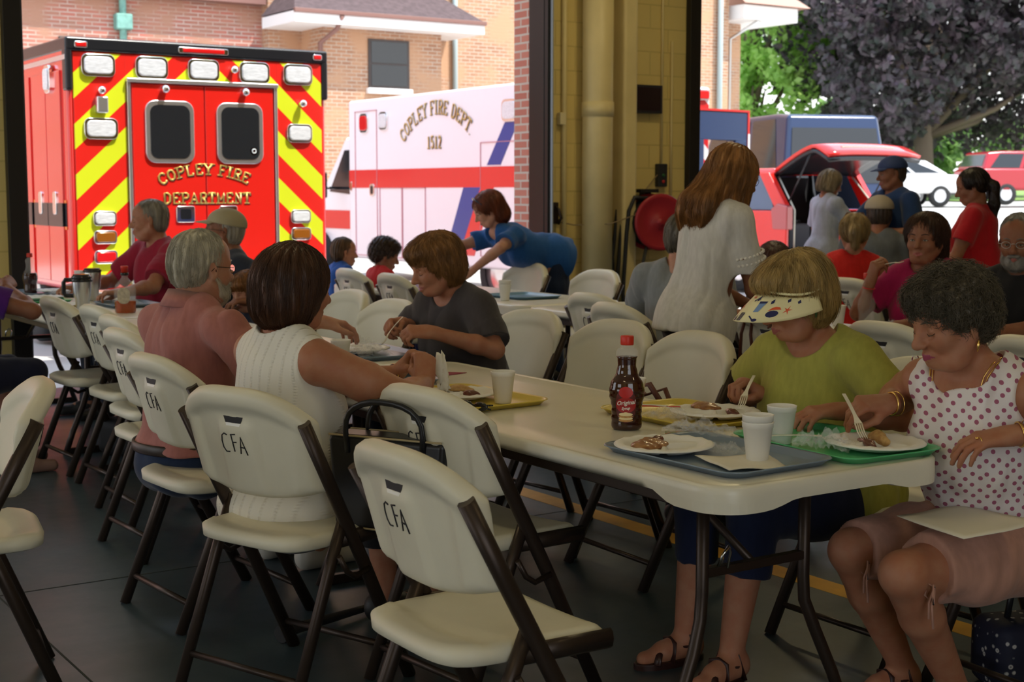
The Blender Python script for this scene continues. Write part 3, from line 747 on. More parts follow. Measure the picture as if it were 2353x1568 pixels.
    # shirt
    if shirt is not None:
        z0 = hem
        if seated: c_.ell(hp+V3(.02, 0, .0), (.16*W+g, .19*W+g, .11), .05)
        elif hem < .9:
            c_.cone(at(0, -.04*W, -.02), at(0, -.04*W, hem-hz-.1), .15*W+g, .155*W+g, .05, 1, (fwt, .95)); c_.cone(at(0, .04*W, -.02), at(0, .04*W, hem-hz-.1), .15*W+g, .155*W+g, .05, 1, (fwt, .95))
        hp2 = at(0, 0, hem-hp[2]); c_.plane(hp2 if not seated else V3(0, 0, hem), -up if not seated else (0, 0, -1), .01)
        ff = F_(); ff.p = list(c_.p)
        for nm in ('L', 'R'):
            if 's'+nm in info:
                q, dn, fs = info['s'+nm]
                s2 = sh[1 if nm == 'L' else -1]; fs_r = fs.p[0][4]; n_ = 5
                # flat-ended sleeve: short overlapping slices cut by a plane at the cuff
                ff.cone(s2, q-dn*.0, fs.p[0][3], fs_r, .03); ff.cone(q-dn*.03, q+dn*fs_r*1.2, fs_r, fs_r, .0)
        # cuffs are cut per side with a big ellipsoid beyond the cuff
        for nm in ('L', 'R'):
            if 's'+nm in info:
                q, dn, fs = info['s'+nm]; rr = .16
                # oblate cutter whose near face is the cuff plane
                Rr = np.array(Vector(dn).to_track_quat('Z', 'Y').to_matrix()); ff.ell(q+dn*.105, (.135, .135, .105), .004, -1, Rr)
        nk = at(.012, 0, shz+.11+neckz); ff.ell(nk, (neckr+.02, neckr, .085), .006, -1, Rt)
        if headkw.get('vneck'): pass
        if sleeve <= 0:
            for y in (-1, 1):
                ff.ell(sh[y]+up*-.02+lt*y*.055, (.105, .062, .125), .008, -1, Rt)
        Vs, Qs = ff.mesh(max(res, .005), foldnoise(seed, fold) if fold else None)
        m = shirt if not isinstance(shirt, tuple) else cloth(shirt)
        link('shirt', npmesh('shirt', Vs, Qs), m, E)
    if legs and pants is not None:
        pf = F_(); L_ = short if short is not None else 1.
        pf.ell(hp+V3(-.0, 0, -.005), (.135*W+.008, .175*W+.008, .115), .04)
        for y in (-1, 1):
            h0, K, A, fd = info[y]
            if L_ <= .6:
                q = h0+(K-h0)*min(1, L_/.5+.1); pf.chain([h0, (h0+K)/2, q], [.088*W+.013, .080*W+.016, .078], .03)
            else:
                t = (L_-.5)/.5; q = K+(A-K)*t; pf.chain([h0, (h0+K)/2, K], [.088*W+.012, .080*W+.012, .058+.014], .03); pf.chain([K, K*.65+(K+(A-K)*1)*.35, A], [.068, .066, .055], .02) if t >= 1 else pf.cone(K, q, .068, .068, .02)
                pf.plane(V3(0, 0, max(.06, q[2])), (0, 0, -1), .004) if seated else None
        if not seated: pf.plane(at(0, 0, .06), up)
        if seated and L_ <= .6:
            h0, K, A, fd = info[1]; k2 = info[-1][1]; pf.plane((h0+(K-h0)*(L_/.5)+info[-1][0]+(k2-info[-1][0])*(L_/.5))/2, (K+k2-h0-info[-1][0])*V3(1, 0, 1), .004)
        Vp, Qp = pf.mesh(max(res, .007), foldnoise(seed+5, fold*.8) if fold else None)
        link('trousers' if L_ > .9 else 'shorts', npmesh('trousers', Vp, Qp), cloth(pants, 'denim') if isinstance(pants, tuple) else pants, E)
    if legs and shoes is not None:
        for y in (-1, 1):
            h0, K, A, fd = info[y]; sf = F_()
            sf.cone(A+V3(-.035, 0, -.052), A+fd*.165+V3(0, 0, -.060), .036, .032, .02); sf.cone(A+V3(-.03, 0, -.03), A+fd*.06+V3(0, 0, -.045), .040, .036, .03); sf.plane((0, 0, A[2]-.088), (0, 0, -1), 0)
            Vq, Qq = sf.mesh(max(res, .007)); link('shoe', npmesh('shoe', Vq, Qq), mat('shoe', shoes, .5) if isinstance(shoes, tuple) else shoes, E)
    # eyes
    s_ = headkw.get('s', 1.)
    if eyes:
        for y in (-1, 1):
            q = B()
            if eyeopen > 0:
                RM = Matrix(hR.tolist()).to_4x4(); q.ell(T(.0838, y*.032, .0005), (.0052*s_, .0125*s_, .0042*s_), 12, RM); o = q.build('eye', EYEW, bodyo); B().ell(T(.0862, y*.0315, .0005), (.0038*s_, .0045*s_, .0040*s_), 10, RM).build('iris', IRIS, o)
                B().tube([T(.0865, y*.019, .001), T(.0905, y*.030, .0055), T(.0865, y*.041, .004), T(.081, y*.047, -.001)], [.0008*s_, .0014*s_, .0013*s_, .0006*s_], 5).build('eyelashes', IRIS, bodyo)
            else:
                B().tube([T(.0865, y*.019, -.0025), T(.0905, y*.030, -.0065), T(.0865, y*.040, -.0055), T(.081, y*.0455, -.001)], [.0006*s_, .0013*s_, .0012*s_, .0006*s_], 5).build('eyelashes', IRIS, bodyo)
            bc = brow or tuple(c*.8 for c in hairc)
            B().tube([T(.0945, y*.014, .026), T(.0925, y*.032, .031), T(.078, y*.05, .026)], [.0022*s_, .0026*s_, .0010*s_], 6).build('eyebrow', hairmat(bc), bodyo)
    # hair
    if hair: do_hair(hair, E, hc, hR, s_, hairc, res, nhair, seed, nb=nb, at=at, **hairkw)
    E['_'] = 0; del E['_']
    return dict(E=E, T=T, info=info, at=at, sh=sh, hc=hc, hR=hR, body=bodyo, Rt=Rt, up=up, nb=nb, f=f)
def do_hair(style, E, hc, hR, s, c, res, n, seed, wave=.0, **kw):
    hf = F_(); T = lambda x, y, z: hc+s*(hR @ V3(x, y, z)); e = lambda p, r, k=.02, op=1: hf.ell(T(*p), np.array(r)*s, k*s, op, hR)
    e((-.020, 0, .046), (.106, .088, .092) if style not in ('short_m', 'balding') else (.102, .082, .088)); face = True; L = .09; lift = .004; grav = .6
    if style == 'short_m':      # men's short cut
        e((-.045, 0, -.005), (.072, .082, .085), .03); e((.13, 0, -.065), (.12, .12, .115), .015, -1); e((.02, .1, -.055), (.055, .06, .055), .012, -1); e((.02, -.1, -.055), (.055, .06, .055), .012, -1); e((-.02, 0, -.15), (.12, .1, .075), .015, -1); L = .05; lift = .005
    elif style == 'balding':
        e((-.05, 0, -.0), (.072, .082, .08), .03); e((.11, 0, .03), (.085, .10, .10), .02, -1); e((.13, 0, -.05), (.12, .12, .10), .015, -1); e((.03, .1, -.06), (.05, .06, .05), .012, -1); e((.03, -.1, -.06), (.05, .06, .05), .012, -1); e((-.02, 0, -.165), (.12, .1, .075), .015, -1); L = .05
    elif style == 'bob':        # chin-length rounded bob
        e((-.035, 0, .022), (.112, .104, .092), .03); e((-.045, 0, -.05), (.094, .101, .084), .04); e((.115, 0, -.05), (.09, .075, .12), .02, -1); L = .14; lift = .006
    elif style == 'shag':       # short layered women's cut
        e((-.03, 0, .045), (.112, .098, .098), .03); e((-.045, 0, -.02), (.090, .096, .092), .03); e((.035, 0, .085), (.075, .083, .042), .03); e((.135, 0, -.06), (.10, .095, .108), .015, -1); L = .09; lift = .008
    elif style == 'curly':
        e((-.022, 0, .058), (.104, .095, .086), .03); e((-.055, 0, .005), (.078, .088, .082), .03); e((.045, 0, .088), (.056, .07, .036), .03); e((.13, 0, -.05), (.10, .12, .10), .012, -1); e((.02, .115, -.045), (.055, .045, .05), .012, -1); e((.02, -.115, -.045), (.055, .045, .05), .012, -1); e((-.02, 0, -.155), (.12, .11, .07), .015, -1); L = .045; lift = .014; wave = 1.2
    elif style == 'long':       # straight past the shoulders
        e((-.03, 0, .04), (.112, .100, .10), .03); hf.cone(T(-.05, .045, 0), T(-.10, .055, -.27), .058*s, .035*s, .04*s); hf.cone(T(-.05, -.045, 0), T(-.10, -.055, -.27), .058*s, .035*s, .04*s); hf.cone(T(-.05, 0, 0), T(-.11, 0, -.29), .06*s, .04*s, .05*s)
        for y in (-1, 1): hf.cone(T(.02, y*.075, .03), T(.015, y*.085, -.16), .03*s, .02*s, .04*s)
        e((.13, 0, -.05), (.085, .080, .13), .015, -1); L = .26; lift = .008
    elif style == 'ponytail':
        e((-.035, 0, .02), (.095, .086, .085), .03); e((.13, 0, -.05), (.11, .12, .12), .015, -1); e((.03, .1, -.06), (.06, .05, .06), .012, -1); e((.03, -.1, -.06), (.06, .05, .06), .012, -1); e((-.0, 0, -.14), (.12, .1, .06), .015, -1); L = .10
    elif style == 'bun':
        e((-.035, 0, .02), (.095, .088, .085), .03); e((-.125, 0, .0), (.045, .05, .05), .02); hf.cone(T(-.13, 0, -.0), T(-.14, 0, -.085), .03*s, .022*s, .02*s); e((.13, 0, -.05), (.11, .12, .12), .015, -1); e((.03, .1, -.06), (.06, .05, .06), .012, -1); e((.03, -.1, -.06), (.06, .05, .06), .012, -1); e((-.0, 0, -.14), (.12, .1, .06), .015, -1); L = .08; lift = .009
    elif style == 'medium':     # loose, to the nape
        e((-.035, 0, .035), (.112, .100, .10), .03); e((-.07, 0, -.06), (.075, .088, .085), .04); e((.125, 0, -.05), (.09, .085, .125), .015, -1); L = .14; lift = .010; wave = .35
    fall = kw.get('fall')
    if fall == 1:
        for y in (-.06, -.02, .03, .065): hf.chain([hc+V3(-.06, y, .0), kw['nb']+V3(-.085, y*1.15, .03), kw['nb']+V3(-.105, y*1.25, -.02), kw['nb']+V3(-.115, y*1.2+.01, -.06-.25*abs(y))], [.056, .040, .028, .012], .04)
        for y in (-.075, .08): hf.chain([hc+V3(.0, y, .0), kw['nb']+V3(.02, y*1.1, .03), kw['nb']+V3(.06, y*1.3, -.06)], [.035, .026, .012], .03)
    if fall == 2: hf.chain([hc+V3(-.10, .0, .05), hc+V3(-.15, .0, .01), hc+V3(-.155, .01, -.12), hc+V3(-.15, .015, -.30)], [.022, .034, .036, .012], .02)
    if kw.get('extra'):
        for p, r in kw['extra']: e(p, r, .03)
    if style in ('short_m', 'balding'):
        for y in (-1, 1): e((-.008, y*.098, -.012), (.030, .030, .042), .01, -1)
    if kw.get('cut'):
        for p, r in kw['cut']: e(p, r, .012, -1)
    r0 = np.random.RandomState(seed); ph = r0.rand()*6
    def nz(P):
        Lc = (P-hc) @ hR/s; a = np.arctan2(Lc[:, 1], Lc[:, 0]-.0)
        if style == 'curly': return .007*s*vnoise(Lc, 190, seed)
        return .0028*s*np.sin(a*26+ph+6*vnoise(Lc, 12, seed))+.0022*s*vnoise(Lc, 70, seed+1)
    hm = hairmat(c); hr = max(res, .0045)
    V, Q = hf.mesh(hr, nz); o = link('hair', npmesh('hair', V, Q), hm, E)
    if n:
        idx = r0.choice(len(V), size=min(n, len(V)*3)); R_ = V[idx]+r0.randn(len(idx), 3)*.002
        cr_ = T(-.045, 0, .135)
        def flow(P):
            d = P-cr_; d = d/(np.linalg.norm(d, axis=1)[:, None]+1e-9)
            return d*.9+V3(0, 0, -1)*(.9 if style not in ('curly',) else .2)+(hR @ V3(-.5, 0, 0) if style in ('ponytail', 'bun') else 0)
        strands('hair_strands', hf, R_, flow, hm, o, L=L*s, seg=7, r=.0009*s, lift=lift*s, jit=.16 if style != 'curly' else .8, wave=wave, wfreq=70 if style != 'curly' else 160)
    return o
# ---------------------------------------------------------------- the people
def dots_mat():
    m = mat('dotted_cotton', (.78, .74, .74), .85, spec=.2, bump=.0008, bscale=120); n = m.node_tree.nodes; L = m.node_tree.links
    t = n.new('ShaderNodeTexCoord'); mp = n.new('ShaderNodeMapping'); mp.inputs['Rotation'].default_value = (0, 0, .7); s0 = n.new('ShaderNodeSeparateXYZ'); L.new(t.outputs['Object'], s0.inputs[0]); s1 = n.new('ShaderNodeMath'); s1.operation = 'SUBTRACT'; L.new(s0.outputs['Y'], s1.inputs[0]); L.new(s0.outputs['X'], s1.inputs[1]); s2 = n.new('ShaderNodeCombineXYZ'); L.new(s1.outputs[0], s2.inputs[0]); s3 = n.new('ShaderNodeMath'); s3.operation = 'MULTIPLY'; s3.inputs[1].default_value = 1.3; L.new(s0.outputs['Z'], s3.inputs[0]); L.new(s3.outputs[0], s2.inputs[1]); L.new(s2.outputs[0], mp.inputs[0])
    v = n.new('ShaderNodeTexVoronoi'); v.voronoi_dimensions = '2D'; v.inputs['Scale'].default_value = 31; v.inputs['Randomness'].default_value = .3; L.new(mp.outputs[0], v.inputs['Vector'])
    c = n.new('ShaderNodeMath'); c.operation = 'LESS_THAN'; c.inputs[1].default_value = .24; L.new(v.outputs['Distance'], c.inputs[0])
    x = n.new('ShaderNodeMixRGB'); x.inputs[1].default_value = (.78, .74, .75, 1); x.inputs[2].default_value = (.38, .12, .20, 1); L.new(c.outputs[0], x.inputs[0]); L.new(x.outputs[0], n['Principled BSDF'].inputs['Base Color'])
    return m
def knit_mat():
    m = mat('cream_knit', (.80, .78, .70), .85, spec=.2); n = m.node_tree.nodes; L = m.node_tree.links
    t = n.new('ShaderNodeTexCoord'); w = n.new('ShaderNodeTexWave'); w.bands_direction = 'Y'; w.inputs['Scale'].default_value = 9; w.inputs['Distortion'].default_value = 1.2; w.inputs['Detail'].default_value = 0; w.inputs['Detail Scale'].default_value = .4
    L.new(t.outputs['Object'], w.inputs['Vector']); w2 = n.new('ShaderNodeTexWave'); w2.bands_direction = 'Z'; w2.inputs['Scale'].default_value = 38; L.new(t.outputs['Object'], w2.inputs['Vector'])
    p = n.new('ShaderNodeMath'); p.operation = 'POWER'; p.inputs[1].default_value = 9; L.new(w.outputs['Fac'], p.inputs[0])
    q = n.new('ShaderNodeMath'); q.operation = 'MULTIPLY'; L.new(p.outputs[0], q.inputs[0]); L.new(w2.outputs['Fac'], q.inputs[1])
    a = n.new('ShaderNodeMath'); a.operation = 'ADD'; L.new(q.outputs[0], a.inputs[0]); L.new(p.outputs[0], a.inputs[1])
    u = n.new('ShaderNodeBump'); u.inputs['Distance'].default_value = .0016; L.new(a.outputs[0], u.inputs['Height']); L.new(u.outputs[0], n['Principled BSDF'].inputs['Normal'])
    return m
GOLD = mat('gold', (.85, .58, .18), .22, metal=1)
def pw(label, x, y, yaw, z=0, arms=None, S=1., **k):
    """arms in world coordinates are turned into the person's own frame"""
    a = math.radians(yaw); ca, sa = math.cos(a), math.sin(a)
    def lc(p): dx, dy, dz = p[0]-x, p[1]-y, p[2]-z; return ((dx*ca+dy*sa)/S, (-dx*sa+dy*ca)/S, dz/S)
    def lv(v): return (v[0]*ca+v[1]*sa, -v[0]*sa+v[1]*ca, v[2])
    A = {}
    for n_, q in (arms or {}).items():
        q = dict(q); q['e'] = lc(q['e']); q['w'] = lc(q['w'])
        for kk in ('D', 'N'):
            if kk in q: q[kk] = lv(q[kk])
        A[n_] = q
    return person(label, (x, y, z), a, S=S, arms=A, **k)
def glasses(r, m, s=1., rect=True, lens=True):
    T = r['T']; g = empty('glasses', parent=r['E'])
    for y in (-1, 1):
        pts = [T(.0975-.012*abs(math.cos(t))*0-.22*((y*.033+.021*math.cos(t))**2)*12*.4, y*.033+.021*math.cos(t), .002+.0155*math.sin(t)) for t in [2*PI*i/20 for i in range(21)]]
        q = B().tube(pts, .0013*s, 6, cap=False); q.tube([T(.088, y*.054, .006), T(.07, y*.074, .006), T(.0, y*.083, .008), (T(-.02, y*.084, -.008))], .0013*s, 6).build('glasses_frame', m, g)
        if lens: B().add(pts[:-1], [tuple(range(20))], False).build('lens', mat('lens_glass', (1, 1, 1), .02, trans=1, ior=1.1), g)
    B().tube([T(.1, -.012, .006), T(.104, 0, .009), T(.1, .012, .006)], .0013*s, 6).build('nose_bridge', m, g)
    return g
def ring_at(r, p, q, rad, m, name, t=.0025, flat=1):
    """bracelet around the segment p->q"""
    d = nrm(np.array(q)-np.array(p)); u = nrm(np.cross(d, V3(.2, .3, .9))); v = np.cross(d, u)
    return B().tube([np.array(p)+rad*(u*math.cos(a)+v*math.sin(a)) for a in [2*PI*i/24 for i in range(25)]], t, 8, cap=False, flat=flat, up=tuple(d)).build(name, m, r['E'])
def capp(r, m, tilt=0, back=0, lift=0, big=1.):
    """baseball cap on the head: crown and bill"""
    T = r['T']; R = r['hR']; f = F_(); s = 1.
    f.ell(T(-.018, 0, .048+lift), V3(.112, .098, .088)*big, .02, 1, R); f.plane(T(0, 0, .042+lift), -(R @ V3(-.08, 0, 1)), .004)
    V, Q = f.mesh(.005); c = link('cap', npmesh('cap', V, Q), m, r['E'])
    q = B(); nu = 14; top = []; bot = []
    for j, (t) in enumerate((0, .33, .66, 1)):
        for i in range(nu+1):
            a = math.radians(-62+124*i/nu); x0 = .088*math.cos(a); y0 = .088*math.sin(a)
            x = x0+.0+t*.075*math.cos(a)**.7 if math.cos(a) > 0 else x0; z = .050+lift-.020*t-.10*(abs(y0))**1.6+.01
            sg = -1 if back else 1
            top.append(T(sg*(x*1.0), y0*(1-.1*t), z)); bot.append(T(sg*x, y0*(1-.1*t), z-.004))
    n = nu+1; F = []
    for j in range(3):
        for i in range(nu):
            a = j*n+i; F.append((a, a+1, a+1+n, a+n)); b = 4*n+a; F.append((b, b+n, b+n+1, b+1))
    for i in range(nu): a = 3*n+i; F.append((a, a+1, a+1+4*n, a+4*n))
    q.add(top+bot, F, True).build('bill', m, c)
    B().ell(T(-.02, 0, .136+lift), (.006, .006, .004), 8).build('cap_button', m, c)
    return c
SKL = (.50, .27, .185); SKT = (.42, .20, .12); SKD = (.27, .12, .07)
near, mid, far = .0045, .007, .009
# woman in white sleeveless top, seen from behind
p1 = pw('woman with a dark brown bob in a white sleeveless knit top, seen from behind', 1.76, 3.89, 8, fat=1.06, skin=SKT, lean=.07, hips=(-.02, 0, .462), hd=(.12, .0, -.06), hair='bob', hairc=(.085, .035, .018),
   hairkw=dict(), shirt=knit_mat(), sleeve=0, neckr=.095, res=near, nhair=2600, fold=.002, pants=(.012, .012, .014), hem=.36, seed=3, neckz=.0,
   arms={'R': dict(e=(2.02, 3.60, .80), w=(2.25, 3.90, .80), D=(.25, .4, .8), N=(-.3, -.85, .15), curl=.85, thumb=.9, fat=1.25),
         'L': dict(e=(2.10, 4.18, .78), w=(2.30, 4.16, .80), D=(.35, -.45, .65), N=(-.2, .5, .6), curl=.75, thumb=.9, fat=1.2)}, bust=.9, short=.8, shoes=(.012, .012, .014))
w_ = p1['info']['L']; wl_ = mat('watch_strap', (.10, .02, .015), .35)
def lw(r, p):   # world -> local of a person
    M = Matrix.Translation(r['E'].location) @ Matrix.Rotation(r['E'].rotation_euler[2], 4, 'Z') @ Matrix.Scale(r['E'].scale[0], 4); return np.array(M.inverted() @ Vector(p))
a_, b_ = lw(p1, (2.285, 4.161, .798)), lw(p1, (2.35, 4.155, .80)); ring_at(p1, a_, b_, .029, wl_, 'watch_strap', .0045, flat=2.0)
ring_at(p1, a_, b_, .0315, GOLD, 'watch_case', .0028)
# man in the pink shirt
p2 = pw('bearded older man with glasses in a dusty pink shirt, his back turned', 1.80, 4.78, 14, S=1.03, fem=False, fat=1.04, skin=SKL, lean=.10, hips=(-.02, 0, .45), hd=(.06, -.05, 0), headkw=dict(old=True), hair='balding', hairc=(.60, .56, .44),
   shirt=cloth((.42, .17, .15), 'dusty_pink_shirt'), sleeve=.78, hem=.50, res=near, fold=.006, nhair=2600, pants=(.02, .035, .08), neckr=.07, neckz=.025, seed=5, brow=(.5, .48, .42), shoes=(.5, .48, .42),
   arms={'L': dict(e=(2.12, 5.15, .80), w=(2.48, 5.12, .89), D=(1, .1, -.18), N=(.1, .1, 1), curl=.35, thumb=.2), 'R': dict(e=(1.98, 4.36, .72), w=(2.22, 4.55, .78), D=(1, .2, .1), N=(0, -.3, 1), curl=.6)})
glasses(p2, BLACKM)
def beard(r, c, seed=2, n=700):
    f = F_(); T = r['T']; R = r['hR']; f.ell(T(.045, 0, -.083), (.052, .060, .050), .02, 1, R); f.ell(T(.09, 0, -.052), (.016, .030, .010), .01, 1, R)
    f.cone(T(-.0, .062, -.03), T(.04, .045, -.08), .014, .022, .02); f.cone(T(-.0, -.062, -.03), T(.04, -.045, -.08), .014, .022, .02)
    f.ell(T(.112, 0, -.064), (.02, .022, .009), .006, -1, R)
    V, Q = f.mesh(.0045, lambda P: .0025*vnoise(P, 160, seed)); o = link('beard', npmesh('beard', V, Q), hairmat(c), r['E'])
    i = np.random.RandomState(seed).choice(len(V), n); strands('beard_strands', f, V[i], lambda P: np.tile(R @ V3(.3, 0, -1), (len(P), 1)), hairmat(c), o, L=.03, seg=4, r=.0007, lift=.006, jit=.4)
beard(p2, (.62, .58, .48))
T = p2['at']; cm = cloth((.42, .17, .15), 'dusty_pink_shirt')
def collar(r, m, rad=.072, z=.50, h=.036, drop=.0):
    at = r['at']; q = B(); n = 30; A = []; Bt = []; C = []
    for i in range(n+1):
        a = math.radians(25+310*i/n); x, y = math.cos(a), math.sin(a)
        A.append(at(-.012+rad*x*.93, rad*y, z+h+.010*(-x))); Bt.append(at(-.012+(rad+.022)*x, (rad+.026)*y, z-.004+.022*(-x)*0)); C.append(at(-.012+(rad-.006)*x*.93, (rad-.006)*y, z-.01))
    N = n+1; q.add(C+A+Bt, [(i, i+1, N+i+1, N+i) for i in range(n)]+[(N+i, N+i+1, 2*N+i+1, 2*N+i) for i in range(n)], True)
    o = q.build('collar', m, r['E']); s_ = o.modifiers.new('s', 'SOLIDIFY'); s_.thickness = .004; return o
collar(p2, cm, rad=.080, z=.525, h=.045)
f = F_(); H = V3(-.02, 0, .52)
B().tube([H+V3(.150*math.cos(a), .198*math.sin(a), -.015) for a in [2*PI*i/30 for i in range(31)]], .018, 8, cap=False, flat=.35, up=(1, 0, 0)).build('belt', mat('belt_leather', (.03, .018, .012), .4), p2['E'])
# woman in dark grey shirt, smiling down
p3 = pw('smiling woman with short auburn hair in a dark grey t-shirt looking down at her food', 3.23, 5.14, 186, fat=1.08, skin=SKT, lean=.35, hd=(.34, -.22, 0), headkw=dict(smile=1, nose=1.05), hair='shag', hairc=(.30, .145, .05), S=.97, eyeopen=0,
   shirt=cloth((.055, .048, .05), 'charcoal_cotton'), sleeve=.72, hem=.42, res=near, fold=.006, nhair=2600, neckr=.085, seed=8,
   arms={'L': dict(e=(3.12, 4.84, .765), w=(2.86, 4.90, .845), D=(-1, .35, .05), N=(-.1, -.6, .8), curl=.75, thumb=.9), 'R': dict(e=(3.06, 5.42, .80), w=(2.86, 5.14, .86), D=(-1, -.35, .0), N=(-.3, .6, .6), curl=.75, thumb=.8)})
lt_ = B(); at3 = p3['at']
for i, (a, c) in enumerate(((0, 0), (.012, .001), (.024, 0), (.036, .001), (.006, -.014), (.018, -.015))): lt_.box(at3(.158, .072-a*-.0+a*-1+.02, .285+c), (.006, .008, .010))
lt_.build('chest_print', mat('teal_print', (.25, .5, .5), .7), p3['E'])
# woman with the visor
p4 = pw('woman with short blonde hair in a yellow-green t-shirt wearing a printed sun visor', 3.23, 3.08, 182, fat=1.10, skin=SKT, lean=.30, hips=(-.02, 0, .50), hd=(.36, -.30, 0), headkw=dict(old=True), hair='shag', hairc=(.52, .36, .14), S=.97,
   hairkw=dict(), shirt=cloth((.42, .42, .09), 'lime_cotton'), sleeve=.70, hem=.42, res=near, fold=.006, nhair=3000, neckr=.10, neckz=-.005, seed=11, pants=(.012, .018, .05), short=.72, shoes=None,
   arms={'R': dict(e=(3.12, 3.38, .76), w=(3.03, 3.20, .78), D=(-.75, .1, .5), N=(-.45, .1, .9), curl=.75, thumb=.9), 'L': dict(e=(3.16, 2.76, .76), w=(2.95, 2.80, .79), D=(-1, .2, .0), N=(0, -.2, 1), curl=.4)},
   knees={1: (.46, .10, .51), -1: (.46, -.12, .51), ('a', 1): (.52, .08, .09), ('a', -1): (.50, -.14, .09)}, side=0)
# visor
def visor(r):
    T = r['T']; g = empty('sun_visor', parent=r['E']); m = mat('visor_cream', (.82, .76, .45), .45)
    def sp(a, t, up=0):
        c, s_ = math.cos(a), math.sin(a); ex = max(0, c)**.8
        return T(-.012+.112*c+.098*t*ex+.01*t, (.100+.018*t*(1-ex*.6))*s_, 0.060-.036*t-.012*t*t-.034*(s_*s_)-.012*(1-c)+up)
    n = 40; A = [[sp(math.radians(-100+200*i/n), j/6) for i in range(n+1)] for j in range(7)]
    q = B(); N = n+1; q.add([p for row in A for p in row], [(j*N+i, j*N+i+1, (j+1)*N+i+1, (j+1)*N+i) for j in range(6) for i in range(n)], True)
    o = q.build('brim', m, g); s_ = o.modifiers.new('s', 'SOLIDIFY'); s_.thickness = .002
    def patch(pts, col, nm):
        B().add([sp(math.radians(a), t, .0016) for a, t in pts], [tuple(range(len(pts)))], False).build(nm, col, o)
    navy = mat('print_navy', (.015, .02, .10), .5); blue = mat('print_blue', (.18, .30, .55), .5); red = mat('print_red', (.75, .10, .03), .5); whi = mat('print_white', (.8, .8, .75), .5)
    def blob(a, t, ra, rt, col, nm, n=12, a0=0, a1=360): patch([(a+ra*math.cos(math.radians(a0+(a1-a0)*i/n)), t+rt*math.sin(math.radians(a0+(a1-a0)*i/n))) for i in range(n)], col, nm)
    for a, t in ((-12, .55), (62, .6)):
        pt = []
        for i in range(10): rr = (1 if i % 2 == 0 else .25); pt.append((a+5.5*rr*math.cos(i*PI/5), t+.20*rr*math.sin(i*PI/5)))
        patch(pt, red, 'starfish_print')
    patch([(21, .38), (31, .34), (29, .66), (22, .68)], blue, 'bucket_print'); patch([(20, .30), (32, .27), (31, .36), (21, .40)], navy, 'bucket_rim_print')
    for i in range(3): patch([(2+i*3.2, .72), (3.8+i*3.2, .72), (4+i*3.2, .98), (2.2+i*3.2, .98)], navy, 'towel_stripe_print')
    blob(47, .72, 7, .13, navy, 'ball_print'); patch([(40, .62), (43, .50), (47, .44), (52, .46), (55, .56), (50, .56), (45, .57)], red, 'ball_band_print')
    patch([(20, .82), (21.5, .80), (29, .92), (28, .95)], navy, 'spade_print'); blob(31, .94, 3.4, .05, navy, 'spade_blade_print')
    for a, t in ((38, .25), (58, .15), (-30, .5), (-45, .3), (72, .25), (-5, .9), (14, .2)): patch([(a-2, t), (a+1, t-.10), (a+3, t+.06), (a, t+.12)], navy, 'shell_print')
    patch([(8, .30), (15, .12), (16, .15), (9, .34)], navy, 'stick_print')
    for k_ in range(2): patch([(-2+k_*4, .2), (0+k_*4, .12), (1+k_*4, .24)], red, 'coral_print')
    B().tube([sp(math.radians(a), 0, .01) for a in range(-110, 111, 8)], .004, 8).build('visor_band', m, g)
visor(p4)
e4 = p4['T'](-.008, -.084, -.06) if 0 else None
for y in (1,):
    q = p4['T'](-.010, y*.090, -.045); B().ell(q, (.004, .003, .013), 8).build('earring', mat('green_stone', (.05, .12, .03), .25), p4['E'])
# woman in dotted top
dm = dots_mat()
p5 = pw('woman with curly dark grey hair in a white dotted sleeveless top and pink capri trousers', 3.16, 2.42, 180, fat=1.12, skin=SKT, lean=.34, hips=(-.02, 0, .485), hd=(.30, -.25, 0), headkw=dict(old=True, nose=1.1), hair='curly', hairc=(.12, .10, .07), S=.98, lips=LIPM2,
   shirt=dm, sleeve=0, hem=.44, res=near, fold=.006, nhair=4500, neckr=.105, neckz=-.02, seed=14, pants=(.50, .27, .21), short=.44, shoes=None,
   arms={'R': dict(e=(3.14, 2.76, .82), w=(2.935, 2.615, .835), D=(-1, .20, .05), N=(-.1, -.35, .9), curl=.62, thumb=.75, fing=(.45, .6, .8, .9), fat=1.1), 'L': dict(e=(3.16, 2.12, .79), w=(2.935, 2.21, .808), D=(-1, .55, -.16), N=(-.25, -.2, 1), curl=.34, thumb=.3, fat=1.15)},
   knees={1: (.47, .08, .475), -1: (.40, -.16, .475), ('a', 1): (.16, .0, .10), ('a', -1): (.14, -.20, .10)})
T5 = p5['T']
q = T5(-.010, .090, -.045); B().tube([q, q+V3(0, 0, -.012), q+V3(.003, 0, -.03)], [.002, .0045, .0015], 8).build('earring', GOLD, p5['E'])
at5 = p5['at']; bd = B(); N_ = 46
for rad, dz in ((1., 0), (1.12, -.018)):
    pts = []
    for i in range(N_+1):
        a = 2*PI*i/N_; x, y = math.cos(a), math.sin(a); pts.append(at5(-.01+(.085+.055*max(0, x)*rad)*x, .082*y*rad, .51-.11*max(0, x)**1.5*rad+.01*(-x)+dz*0))
    f5 = p5['f']
    P = np.array(pts); 
    for it in range(4):
        g_ = np.stack([f5.ev(P+np.eye(3)[k]*.002)-f5.ev(P-np.eye(3)[k]*.002) for k in range(3)], -1); g_ /= np.linalg.norm(g_, axis=1)[:, None]; P = P-g_*(f5.ev(P)-.0035)[:, None]
    bd.tube([p for p in P], .0016, 6, cap=False)
bd.build('necklace', GOLD, p5['E'])
